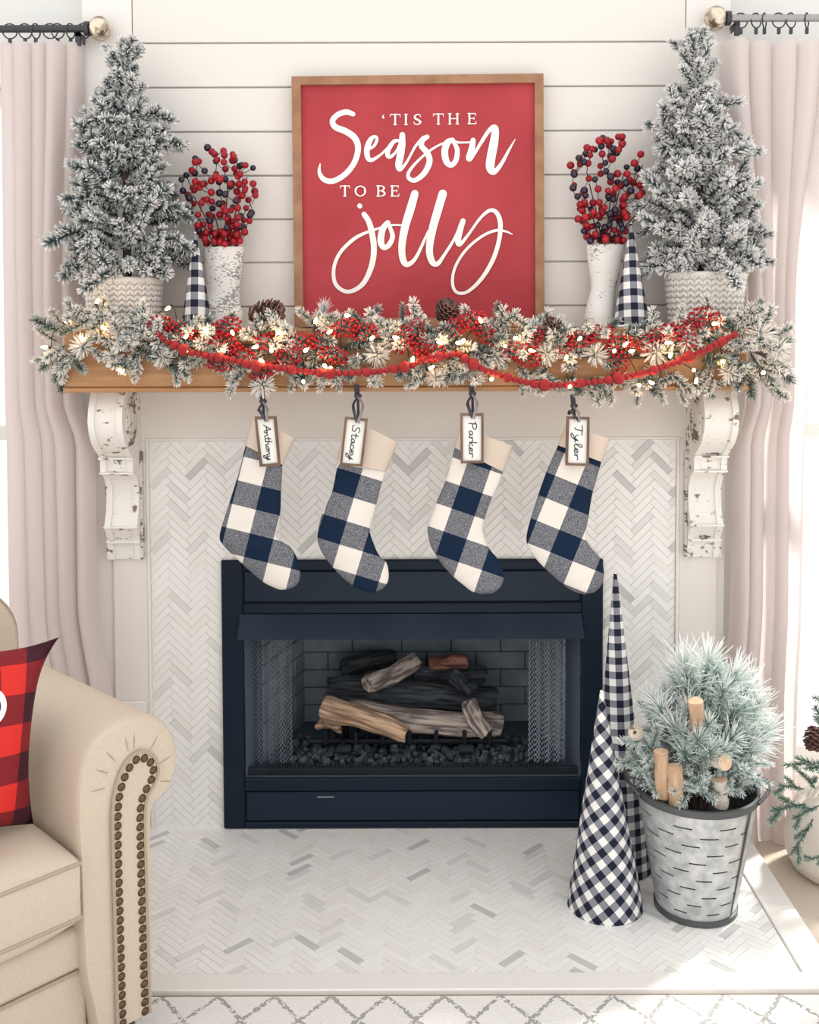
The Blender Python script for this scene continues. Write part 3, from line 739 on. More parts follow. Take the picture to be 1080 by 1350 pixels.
# ================================================================== CURTAINS AND RODS
def curtain(label, side, rodpx, xs_top, xs_mid, xs_knee, xs_low, phase, folds, seed):
    q = random.Random(seed); yr = -.055
    zr = P(rodpx[0], rodpx[1], yr).z
    ztop = P(rodpx[0], rodpx[2], yr).z
    t = thing('curtain', label, 'curtain', ((xs_mid[0]+xs_mid[1])/2, yr, 0), 'linen curtains beside the fireplace')
    nu, nv = 150, 60; mb = MB(); zk = [(0, xs_low), (.35, xs_low), (.66, xs_knee), (1.08, xs_knee), (1.20, xs_mid), (1.45, xs_mid), (ztop, xs_top)]
    ph = [q.uniform(0, 6) for _ in range(4)]
    for j in range(nv+1):
        z = ztop*(1-j/nv) + .003
        for (za, xa), (zb_, xb) in zip(zk[:-1], zk[1:]):
            if za <= z <= zb_+.01: k = min(max((z-za)/(zb_-za), 0), 1); k = k*k*(3-2*k); x0 = xa[0]+(xb[0]-xa[0])*k; x1 = xa[1]+(xb[1]-xa[1])*k
        for i in range(nu+1):
            u = i/nu; u2 = u + .02*math.sin(u*9+z*1.3+ph[0])
            am = (.029 + .010*math.sin(u*7+ph[3]+z*.6))*(1 - .25*z/ztop)
            a_ = u2*folds*2*PI + phase + .35*math.sin(z*1.7+ph[1])
            y = yr + am*math.sin(a_) + .010*math.sin(a_*.47+ph[2]+z*.8)
            x = x0 + (x1-x0)*u + .012*math.cos(a_)
            zz = z - (.012*(.5+.5*math.sin(u*folds*2*PI+phase)) if j == 0 else 0)
            if j >= nv-2 and side > 0: y -= .02*(j-nv+3)/3
            mb.v.append((x, y, zz))
    mb.f = [(j*(nu+1)+i, j*(nu+1)+i+1, (j+1)*(nu+1)+i+1, (j+1)*(nu+1)+i) for j in range(nv) for i in range(nu)]
    o = mb.build('cloth', M['curtain'], t, smooth=True, angle=180)
    return t, zr, ztop
def rod(label, zr, xa, xb, fin, m_, ringxs, ztop, side):
    t = thing('curtain_rod', label, 'curtain rod', (xa, -.055, zr), 'rods above the curtains')
    MB().tube([(xa, -.055, zr), (xb, -.055, zr)], .0098, 14).build('pole', m_, t, smooth=True)
    r_ = .031; xf = xa + fin*(r_+.006)
    mb = MB(); n = 20   # ridged globe finial
    for i in range(13):
        th = PI*i/12
        for k in range(n):
            rr_ = r_*(1 + .05*math.cos(k*PI)) ; a = 2*PI*k/n
            mb.v.append((xf + fin*r_*.95*-math.cos(th), -.055 + rr_*math.sin(th)*math.cos(a), zr + rr_*math.sin(th)*math.sin(a)))
    mb.f = [(i*n+k, i*n+(k+1) % n, (i+1)*n+(k+1) % n, (i+1)*n+k) for i in range(12) for k in range(n)]
    mb.build('finial', M['mercury'], t, smooth=True, angle=60)
    MB().tube([(xa-fin*.002, -.055, zr), (xa+fin*.010, -.055, zr)], .019, 16).build('collar', M['rod'], t)
    xbk = xa - fin*.02
    mb = MB(); mb.box((xbk-.007, -.06, zr-.045), (xbk+.007, -.05, zr-.010), .001); mb.box((xbk-.007, -.06, zr-.022), (xbk+.007, .058 if abs(xbk) > abs(XL) or side > 0 and xbk > XR else -.017, zr-.010), .001)
    mb.build('bracket', M['rod'], t)
    for i, x in enumerate(ringxs):
        rg = thing('curtain_ring', 'small dark clip ring on the %s' % ('rod with the dark pole' if side < 0 else 'rod with the steel pole'), 'curtain ring', (x, -.055, zr), 'clip rings on the %s rod' % ('dark' if side < 0 else 'steel'))
        tilt = .5*math.sin(i*2.1+1)
        pts = []
        for a in np.linspace(0, 2*PI, 21):
            dx = .019*math.cos(a)*math.sin(.9+tilt); dy = .019*math.cos(a)*math.cos(.9+tilt)*.6
            pts.append((x+dx, -.055+dy, zr-.006+.0195*math.sin(a)))
        MB().tube(pts, .0019, 6).build('hoop', M['rod'], rg)
        MB().box((x-.004, -.060, zr-.042), (x+.004, -.052, zr-.0255), .001).build('clip', M['rod'], rg)
Yc = -.055
cxl = lambda p, y=600: P(p, y, Yc).x
t_, zr, zt_ = curtain('pale blush linen curtain hanging behind the sofa', -1, (60, 38, 58), (cxl(6), cxl(112)), (cxl(6), cxl(100)), (cxl(6), cxl(118)), (cxl(8), cxl(138)), .6, 5.0, 1)
rod('dark iron curtain rod with mercury glass ball finial beside shiplap wall', zr, P(113, 36, Yc).x, -2.1, 1, M['rod'], [P(x, 36, Yc).x for x in (13, 33, 47, 66, 76, 93, 110)], zt_, -1)
t_, zr, zt_ = curtain('sunlit blush linen curtain hanging behind the zinc bucket', 1, (1010, 24, 55), (cxl(952), cxl(1100)), (cxl(988), cxl(1056)), (cxl(974), cxl(1052)), (cxl(966), cxl(1048)), 2.2, 4.5, 2)
rod('steel grey curtain rod with mercury glass ball finial beside shiplap wall', zr, P(962, 24, Yc).x, 2.1, -1, M['rodsteel'], [P(x, 24, Yc).x for x in (977, 997, 1008, 1027, 1043, 1064)], zt_, 1)

# ================================================================== NEEDLE SPRIGS
def sprig(name, m_, L, nl, n, seed, wid=.0011, incl=(35, 65), tipbias=.15, side=0, sl=.6, snow=1.0, stem_r=.0022, tipball=True, flat=1.0):
    "bottle-brush twig along +Z; needles are slim three-sided prisms with a 'tip' attribute"
    q = np.random.RandomState(seed); mb = MB()
    def twig(base, d, L_, n_):
        d = d/np.linalg.norm(d); a = np.array((1,0,0)) if abs(d[0]) < .8 else np.array((0,1,0))
        x = np.cross(d, a); x /= np.linalg.norm(x); y = np.cross(d, x)
        cv = q.uniform(-.15, .15, 2)
        def pos(t): return base + d*L_*t + (x*cv[0]+y*cv[1])*L_*t*t
        pts = [pos(t) for t in np.linspace(0, 1, 5)]
        k0 = len(mb.v); mb.tube(pts, [stem_r, stem_r, stem_r*.9, stem_r*.8, stem_r*.5], 5); mb.tip += [0.05]*(len(mb.v)-k0)
        V = []; Fc = []; T = []
        for i in range(n_):
            t = (i+.5)/n_; t = .06 + .94*t
            ph = q.uniform(0, 2*PI); inc = math.radians(q.uniform(*incl))
            if t > .86: t = .86 + (t-.86)*.35; inc *= q.uniform(.1, .95)
            l = nl*q.uniform(.75, 1.15)
            rad = x*math.cos(ph)*1 + y*math.sin(ph)*flat
            dv = d*math.cos(inc) + rad*math.sin(inc); dv /= np.linalg.norm(dv)
            b0 = pos(t); e0 = b0 + dv*l
            p1 = np.cross(dv, d); nn = np.linalg.norm(p1); p1 = p1/nn if nn > 1e-6 else x
            p2 = np.cross(dv, p1); w0 = wid*q.uniform(.8, 1.2)
            o = len(V)
            for c_, w_ in ((b0, w0*.7), (b0+dv*l*.6, w0*1.25), (e0, w0*.55)):
                for a_ in (0, 2.094, 4.189): V.append(c_ + p1*w_*math.cos(a_) + p2*w_*math.sin(a_))
            s_ = snow*q.uniform(.45, 1.1)*(1.0 if t < .84 else 1.25); T += [0.0]*3 + [min(1, .55*s_)]*3 + [min(1, s_)]*3
            for r_ in (0, 3):
                for k in range(3): Fc.append((o+r_+k, o+r_+(k+1) % 3, o+r_+3+(k+1) % 3, o+r_+3+k))
            Fc.append((o+6, o+7, o+8))
        mb.add(V, Fc, tip=T)
        return pos, d, x, y
    pos, d, x, y = twig(np.zeros(3), np.array((0,0,1.0)), L, n)
    for k in range(side):
        t = .25 + .45*k/max(1, side-1) if side > 1 else .4
        a = k*2.4 + q.uniform(-.4, .4)
        dv = d*.75 + (x*math.cos(a)+y*math.sin(a))*.75
        twig(pos(t), dv, L*sl*q.uniform(.8, 1.1), int(n*sl))
    me = bpy.data.meshes.new(name)
    return mb.mesh(name, m_)
TV1 = [sprig('branch', M['snowneedle'], .085, .0200, 130, s, wid=.0022, incl=(50, 80)) for s in (1, 2, 3)]
TV3 = [sprig('branch', M['snowneedle'], .100, .0200, 130, s, wid=.0022, incl=(50, 80), side=2, sl=.6) for s in (4, 5, 6, 7)]
TG3 = [sprig('branch', M['snowneedle'], .100, .0200, 130, s, wid=.0020, incl=(50, 80), side=2, sl=.6, snow=.72) for s in (14, 15, 16)]
TG1 = [sprig('branch', M['snowneedle'], .085, .0200, 130, s, wid=.0021, incl=(50, 80), snow=.8) for s in (17, 18)]
GV = [sprig('sprig', M['garneedle'], .080, .021, 110, s, wid=.0018, incl=(45, 75)) for s in (21, 22, 23)]
GV3 = [sprig('sprig', M['garneedle'], .085, .020, 100, s, wid=.0018, incl=(45, 75), side=2, sl=.65) for s in (24, 25)]
GD = [sprig('sprig', M['garneedle'], .080, .021, 110, s, wid=.0015, incl=(45, 75), snow=.42) for s in (26, 27)]
GS = [sprig('sprig', M['garneedle'], .024, .034, 80, s, wid=.0019, incl=(40, 95), snow=1.5) for s in (28, 29)]
BV = [sprig('pine_spray', M['longneedle'], .13, .075, 110, s, wid=.0011, incl=(25, 60), snow=sn, stem_r=.0025) for s, sn in ((31, 1.0), (32, .7), (33, .85))]
BW = [sprig('pine_spray', M['longneedle'], .12, .085, 95, s, wid=.0013, incl=(20, 70), snow=1.5, stem_r=.0025) for s in (36, 37)]
BS = [sprig('pine_spray', M['longneedle'], .16, .028, 150, s, wid=.0012, incl=(35, 65), snow=1.0, side=3, stem_r=.0025) for s in (34, 35)]
RV = [sprig('branch', M['greenneedle'], .17, .022, 150, s, wid=.0012, incl=(45, 75), side=2, sl=.5, flat=.35, stem_r=.003) for s in (41, 42)]
def put(name, me, parent, loc, direction, scale=1, spin=None):
    d = Vector(direction).normalized(); qn = d.to_track_quat('Z', 'Y')
    if spin is None: spin = random.uniform(0, 6.28)
    qn = qn @ Matrix.Rotation(spin, 3, 'Z').to_quaternion()
    return link(name, me, parent, loc, qn, scale)

# ================================================================== MANTEL TREES AND BASKETS
def basket(label, px, rpx_t, rpx_b, ytop, Y):
    c = P(px, 430, Y); z1 = P(px, ytop, Y).z - MZ; s = (Y+D)/F; r1, r0 = rpx_t*s, rpx_b*s
    t = thing('basket', label, 'basket', (c.x, Y, MZ), 'white woven baskets on the mantel')
    mb = MB(); mb.lathe([(0, .001), (r0-.008, .001), (r1-.008, z1-.004), (r1-.016, z1-.004), (r0-.016, .02), (0, .02)], 40, (c.x, Y, MZ)); mb.build('body', M['basket'], t, smooth=True)
    mb = MB(); n = 30; rows = 9; rh = z1/rows
    for r_ in range(rows):
        for k in range(n):
            for s_ in (-1, 1):
                a = 2*PI*(k + (.25 if s_ > 0 else -.25) + .5*0)/n; rr_ = r0 + (r1-r0)*((r_+.5)/rows) - .006
                pos = Vector((c.x + rr_*math.sin(a), Y - rr_*math.cos(a), MZ + (r_+.5)*rh))
                tang = Vector((math.cos(a), math.sin(a), 0)); up = Vector((0,0,1)); out = Vector((math.sin(a), -math.cos(a), 0))
                ax = (up*1.0 + tang*(-s_)*.75).normalized(); bx_ = ax.cross(out)
                rot = Matrix((bx_, out, ax)).transposed()
                mb.sphere(pos, 1, 6, 4, (.0052, .006, rh*.68), rot)
    mb.build('weave', M['basket'], t, smooth=True, angle=80)
    mb = MB(); pts = [(c.x+(r1-.006)*math.sin(a), Y-(r1-.006)*math.cos(a), MZ+z1-.002) for a in np.linspace(0, 2*PI, 41)]
    mb.tube(pts, .007, 8); mb.build('rim', M['basket'], t, smooth=True)
    return c.x, z1
def pine_tree(label, cx, Y, zb, ztip, rad, seed, meshes, n=120, lean=0):
    q = random.Random(seed); t = thing('tabletop_pine_tree', label, 'tree', (cx, Y, zb), 'flocked pine trees on the mantel')
    Ht = ztip - zb
    MB().tube([(cx, Y, zb-.03), (cx+lean*.5, Y, zb+Ht*.5), (cx+lean, Y, zb+Ht*.93)], [.012, .009, .004], 8).build('trunk', M['stem'], t)
    def clear(base, d, ln):
        "keep the tips off the wall and off the curtain"
        for _ in range(12):
            tp = base + d*(ln+.02)
            if tp.y > -.045 or (abs(tp.x) > .83 and tp.y > -.135): d = Vector((d.x*1.02, d.y-.12, d.z)).normalized()
        return d
    for i in range(n):
        f = ((i+.5)/n)**1.2
        z = zb + .012 + Ht*.88*f
        prof = (rad*(1-f)**.78 + .026)*q.uniform(.80, 1.12)
        a = i*2.39996 + q.uniform(-.25, .25)
        el = R(q.uniform(-6, 22) + 42*f)
        d = Vector((math.cos(a)*math.cos(el), math.sin(a)*math.cos(el), math.sin(el)))
        ln = prof/max(.4, math.cos(el)); base = Vector((cx+lean*f, Y, z)); d = clear(base, d, ln)
        sc_ = q.uniform(.92, 1.2)*(1 if f < .7 else .82); sl = .10*sc_
        me = q.choice(meshes[0] if f < .72 else meshes[1])
        put('branch', me, t, base + d*max(0, ln-sl), d, sc_, q.uniform(0, 6.28))
        if ln > .09:
            d2 = clear(base, (d + Vector((q.uniform(-.5,.5), q.uniform(-.6,.0), q.uniform(.1,.5)))).normalized(), ln*.7)
            put('branch', q.choice(meshes[1]), t, base + d2*max(0, ln*.72-.08), d2, .95, q.uniform(0, 6))
    for k in range(13):     # drooping skirt over the basket
        a = PI + PI*(k+.5)/13; d = Vector((math.cos(a), math.sin(a)*.75, q.uniform(-.30, .05))).normalized()
        b_ = Vector((cx, Y, zb + .045)); d = clear(b_, d, .13)
        put('branch', q.choice(meshes[1]), t, b_ + d*q.uniform(.015, .05), d, q.uniform(.95, 1.15), q.uniform(0, 6))
    for k in range(4):
        put('branch', meshes[1][k % len(meshes[1])], t, (cx+lean, Y, zb+Ht*.86), (.12*math.cos(k*1.6), .12*math.sin(k*1.6), 1), .9)
    return t
TY = -.14
bxl, bz = basket('white woven basket on the mantel next to the shorter tilted name tag side', 164, 52, 46, 369, TY)
basket_l = [o for o in bpy.data.objects if o.name == 'basket'][0]; basket_l['label'] = 'shorter white woven basket holding the grey-green flocked tree on the mantel'
pine_tree('slender grey-green flocked pine tree on the mantel, sofa side', P(168, 365, TY).x, TY, MZ+bz, P(173, 46, TY).z, 74*(TY+D)/F, 11, (TG3, TG1), 66)
bxr, bz2 = basket('taller white woven basket holding the snowy flocked tree on the mantel', 929, 54, 47, 362, TY)
pine_tree('snowy white flocked pine tree on the mantel, bucket side', P(926, 358, TY).x, TY, MZ+bz2, P(914, 32, TY).z, 72*(TY+D)/F, 12, (TV3, TV1), 66, lean=P(914,200,TY).x-P(926,200,TY).x)

# ================================================================== BOOTS WITH BERRIES
def boot(label, rows, Y, yd, toe, label2, berrypx, seed):
    "rows: (py, x0px, x1px, half depth in m, y centre shift)"
    c = P((rows[0][1]+rows[0][2])/2, 430, Y)
    t = thing('boot_planter', label, 'boot vase', (c.x, Y, MZ), 'white boot planters on the mantel')
    mb = MB(); n = 32; rings = []
    q = crom([(r_[0], r_[1], r_[2], r_[3], r_[4]) for r_ in rows], 4)
    for (py, xa, xb, hd, ys) in q:
        a, b = P(xa, py, Y), P(xb, py, Y); cx, hw = (a.x+b.x)/2, (b.x-a.x)/2; z = max(a.z, MZ+.001)
        rings.append([(cx + hw*math.sin(k*2*PI/n), Y + ys - hd*math.cos(k*2*PI/n), z) for k in range(n)])
    rings[-1] = [(p[0], p[1], MZ+.001) for p in rings[-1]]
    r0 = rings[0]; cx0 = sum(p[0] for p in r0)/n; cy0 = sum(p[1] for p in r0)/n
    inn = [(cx0+(p[0]-cx0)*.86, cy0+(p[1]-cy0)*.86, p[2]) for p in r0]; inn2 = [(p[0], p[1], p[2]-.05) for p in inn]
    for rg in [inn2, inn] + rings: mb.v += rg
    m_ = len(rings)+2
    mb.f = [(i*n+k, i*n+(k+1) % n, (i+1)*n+(k+1) % n, (i+1)*n+k) for i in range(m_-1) for k in range(n)]
    mb.f += [tuple(range(n)), tuple((m_-1)*n+k for k in range(n))]
    mb.build('body', M['boot'], t, smooth=True, angle=60)
    # berries
    zt = r0[0][2]; rr_ = random.Random(seed)
    bt = thing('berry_bouquet', label2, 'berries', (cx0, cy0, zt-.04), 'berry bouquets in the boots')
    s = (Y+D)/F
    bm_ = [MB().sphere((0,0,0), 1, 12, 8).mesh('berry', m_, True, 180) for m_ in (M['berry'], M['berry2'], M['darkberry'])]
    stems = MB(); put_ = []
    (xc, ybot, ytop, hw) = berrypx
    pts = []
    tries = 0
    while len(pts) < 140 and tries < 6000:
        tries += 1
        v = rr_.random()**1.25; py = ybot - (ybot-ytop)*v
        wv = hw*(.50 + 1.0*v - .62*v*v*v) * (1 if v < .8 else 1-.75*(v-.8)/.2)
        px = xc[0] + (xc[1]-xc[0])*v + rr_.uniform(-1, 1)*wv
        dy = rr_.uniform(-1, .55)*min(.05, wv*s*.8)
        p = P(px, py, Y+dy); r_ = rr_.uniform(4.0, 5.2)*s
        md = .0135 if v < .35 else .0170
        if all((p-o).length > md for o, _ in pts): pts.append((p, r_))
    root = Vector((cx0, cy0, zt-.045))
    for i, (p, r_) in enumerate(pts):
        m_ = bm_[2] if rr_.random() < .24 else bm_[rr_.choice((0, 0, 1))]
        link('berry', m_, bt, p, None, r_)
        near = None
        for o, _ in pts:
            if o.z < p.z - .008 and (near is None or (o-p).length < (near-p).length): near = o
        tgt = near if near is not None and (near-p).length < .055 else root + (p-root)*.25
        mid = (p+tgt)/2 + Vector((rr_.uniform(-.004,.004), .006, -.004))
        stems.tube([p, mid, tgt + Vector((0, .004, 0))], .0011, 4)
    for k in range(7):
        a = k*.9; top = P(xc[1] + hw*.8*math.cos(a*1.3), ytop + 40 + 12*k, Y)
        stems.tube([root, (root+top)/2 + Vector((0,0,.02)), top], .0016, 5)
    stems.build('stems', M['twig'], bt)
BY_ = -.085
boot('distressed white boot vase of berries next to the grey-green flocked tree',
     [(326,268,322,.030,0),(332,268.5,321.5,.030,0),(350,270,320,.029,0),(370,271,318,.028,0),(388,270,316.5,.028,-.002),(400,262,317,.030,-.008),(412,256,321,.034,-.014),(424,255,321.5,.036,-.016),(432,256,321,.036,-.016)],
     BY_, 0, -1, 'bouquet of red and dark berries next to the grey-green flocked tree', ((294, 284), 322, 194, 52), 21)
boot('distressed white boot vase of berries next to the snowy flocked tree',
     [(323,773,823,.028,0),(330,773.5,822,.028,0),(345,775,819,.027,0),(365,778,816,.026,0),(380,779,812,.026,-.002),(395,775,810,.030,-.008),(410,771,809,.036,-.014),(422,769,808,.038,-.016),(432,770,808,.038,-.016)],
     BY_, 0, -1, 'bouquet of red and dark berries next to the snowy flocked tree', ((797, 806), 319, 178, 52), 22)

# ================================================================== GINGHAM CONES
def cone_tree(name, label, apex, base, r, cell, rot, tipflat=.004, rim=False, group=None, n=64, lift=0):
    apex, base = Vector(apex), Vector(base); ax = apex-base; L = ax.length; sl = math.hypot(L, r); sinb = r/sl
    t = thing(name, label, 'cone tree', tuple(base), group)
    up = ax.normalized(); x = Vector((1,0,0)); x = (x - up*x.dot(up)).normalized(); y = up.cross(x)   # y points away from the camera
    mb = MB(); st = 24; c_, s_ = math.cos(rot), math.sin(rot)
    for j in range(st+1):
        f = tipflat/r + (1-tipflat/r)*j/st
        for k in range(n+1):
            th = -PI + 2*PI*k/n
            p = apex - up*L*f + (x*math.sin(th) - y*math.cos(th))*r*f
            sd = sl*f; ph = th*sinb; u, v = sd*math.sin(ph)/cell, sd*math.cos(ph)/cell
            mb.v.append(tuple(p)); mb.uv.append((u*c_-v*s_+.5, u*s_+v*c_))
    mb.f = [(j*(n+1)+k, j*(n+1)+k+1, (j+1)*(n+1)+k+1, (j+1)*(n+1)+k) for j in range(st) for k in range(n)]
    me = bpy.data.meshes.new('cloth')
    # keep the back seam: no merging of doubles
    mb2 = mb.mesh('cloth', M['gingham']); mb2.shade_smooth(); link('cloth', mb2, t)
    cap = MB(); cap.lathe([(0, 0), (r-.001, 0), (r-.001, .003), (0, .003)], 48, base); cap.build('base_disc', M['letter'] if rim else M['soil'], t)
    tp = MB(); tp.sphere(apex - up*L*(tipflat/r)*1.0, tipflat*1.05, 12, 6); tp.build('tip', M['letter'] if rim else M['badge'], t, smooth=True)
    if rim:
        MB().tube([base + (x*math.sin(a) - y*math.cos(a))*(r+.0005) + up*.003 for a in np.linspace(0, 2*PI, 49)], .0035, 6, caps=False).build('rim', M['letter'], t, smooth=True)
    return t
CY = -.165
s_ = (CY+D)/F
cone_tree('gingham_cone_tree', 'small navy gingham cone tree beside the boot, sofa end of mantel', P(257, 297, CY), Vector((P(260,420,CY).x, CY, MZ+.001)), 21*s_, .0192, 0, .003, group='small gingham cones on the mantel')
z_ = P(833, 434, CY).z
cone_tree('gingham_cone_tree', 'small navy gingham cone tree with white rim, beside the snowy tree', P(832.5, 288, CY), Vector((P(832.5,434,CY).x, CY, MZ+.001)), 24.5*s_, .0182, 0, .0022, rim=True, group='small gingham cones on the mantel')
fb_ = G(798, 1193, HZ); bb_ = G(818, 1141, HZ)
cone_tree('tall_gingham_cone_tree', 'diagonal gingham cone tree standing on the hearth beside the bucket', P(793, 899, fb_.y), fb_, 51*(fb_.y+D)/F, .0180, R(38), .004, group='tall gingham cones on the hearth')
cone_tree('tall_gingham_cone_tree', 'tallest gingham cone tree with upright checks behind the diagonal one', P(811, 736, bb_.y), bb_, 43*(bb_.y+D)/F, .0178, 0, .004, group='tall gingham cones on the hearth')

# ================================================================== STOCKINGS
ST = [
 dict(label='plaid stocking hung nearest the sofa-side corbel', left=[(323.7,587.5),(315,622.5),(302.5,662.5),(292,695),(289.5,709),(293,717),(303,728),(315,739),(330,753),(347.5,767.5),(360,774),(370,777.5),(381,776.5)],
      right=[(372.5,613),(371.5,630),(370.5,650),(370,670),(368,690),(364,706),(372,714),(383,721),(390,732),(394,743),(396,757),(394,767),(388,774)],
      cuff=[(334,549),(388,578),(372.5,613),(323.7,587.5)], org=(345,641), ang=14, uo=0, tagc=[(336,549.5),(364.5,548.5),(370,613),(343,615)], inset=3.2, hang=(347,524)),
 dict(label='plaid stocking second from the sofa-side corbel', left=[(445,612),(437.5,650),(425,676),(419,702.5),(420,717.5),(425,729),(432.5,740),(441,750.5),(450,760),(460,768.5),(470,775),(480,779.5),(490,781.5)],
      right=[(508,622),(501,646),(495,670),(488,696),(489,706),(492.5,716),(497,727),(503,736),(509,741),(512,750),(512.5,762),(510,770),(504,777)],
      cuff=[(457,549),(524,583),(508,622),(445,606)], org=(476,626), ang=17, uo=1, tagc=[(455,549.5),(485,552),(478,615),(448.5,613)], inset=3, hang=(472,517)),
 dict(label='plaid stocking third from the sofa-side corbel', left=[(599.6,590),(588,632.6),(576,661),(564.6,692),(565,707),(568,720),(574,731),(582,743),(592,754.5),(602,764),(612,772),(622,779.5),(634,783.5)],
      right=[(663,622),(656.7,640),(646,663),(637,692),(638,705),(642,717),(648,727),(655,735),(660,744),(664,755),(663.5,766),(659,775),(650,782)],
      cuff=[(607,562),(676,588),(663,622),(599.6,590)], org=(606,640), ang=19, uo=0, tagc=[(607,545),(637.5,545),(637.5,610),(607.5,610.5)], inset=3, hang=(623,514)),
 dict(label='plaid stocking hung nearest the bucket-side corbel', left=[(736,587),(721.5,619.6),(708.5,656),(698,690),(694,709),(696,720),(702,731),(711,741.5),(721,752),(732,762),(744,772),(756,779.5),(770,784)],
      right=[(793,609),(788,627),(781,652),(776,682),(772,705),(774,714),(780,723),(787,730),(792.5,738),(796,750),(796,762),(792,773),(784,781)],
      cuff=[(746,562),(804,578),(793,609),(736,587)], org=(761.7,639), ang=22, uo=0, tagc=[(747,549),(777,550),(776,614),(745.5,613)], inset=3, hang=(757,530)),
]
SYK = -.262
LET = {'A': ([[(0,0),(.45,1.2),(.9,2.2)],[(.9,2.2),(1.05,1.1),(1.2,0)],[(.3,.8),(.8,.85),(1.4,.9)]],1.5), 'n': ([[(0,1),(.03,.5),(.05,0)],[(.05,.5),(.45,1),(.65,.8),(.7,0),(1,.2)]],1.05),
 't': ([[(.3,1.9),(.2,.2),(.4,0),(.7,.2)],[(-.1,1.2),(.3,1.22),(.7,1.25)]],.8), 'h': ([[(.1,2.2),(.05,1.1),(0,0)],[(0,.5),(.4,1),(.6,.7),(.6,0),(.9,.2)]],.95),
 'o': ([[(.4,1),(.05,.6),(.2,.05),(.6,.2),(.65,.7),(.4,1),(.9,.9)]],.95), 'y': ([[(0,1),(.1,.3),(.4,.2),(.7,1)],[(.7,1),(.55,0),(.2,-1),(-.2,-.9),(.1,-.3),(.9,.2)]],1.0),
 'S': ([[(1,1.9),(.6,2.2),(.2,1.8),(.4,1.2),(.8,.8),(.7,.1),(.1,0),(-.1,.4)]],1.25), 'a': ([[(.6,.9),(.2,.95),(0,.4),(.2,0),(.55,.5),(.65,1),(.6,.2),(.9,.1)]],.95),
 'c': ([[(.6,.8),(.3,1),(0,.5),(.2,0),(.7,.2)]],.75), 'e': ([[(0,.4),(.5,.6),(.45,1),(.1,.8),(.05,.2),(.3,0),(.7,.25)]],.8),
 'P': ([[(.2,0),(.25,1),(.3,2.1)],[(0,1.7),(.6,2.2),(1.1,1.7),(.8,1.1),(.3,1)]],1.3), 'r': ([[(0,1),(.03,.5),(.05,0)],[(.05,.6),(.3,1),(.6,.9)]],.7),
 'k': ([[(.1,2.2),(.05,1.1),(0,0)],[(.55,1),(.05,.5),(.6,0),(.8,.15)]],.85), 'T': ([[(0,2),(.5,2.2),(1.2,2)],[(.65,2.1),(.5,.3),(.3,0)]],1.2),
 'l': ([[(.1,.3),(.5,1.8),(.35,2.2),(.15,1.6),(.15,.2),(.4,0),(.6,.2)]],.65)}
TAGW = ['Anthony', 'Stacey', 'Parker', 'Tyler']
TAGL = ['tilted framed name tag tied on the stocking nearest the sofa-side corbel', 'framed name tag tied on the stocking second from the sofa-side corbel',
        'framed name tag tied on the stocking third from the sofa-side corbel', 'framed name tag tied on the stocking nearest the bucket-side corbel']
def lerp2(a, b, t): return (a[0]+(b[0]-a[0])*t, a[1]+(b[1]-a[1])*t)
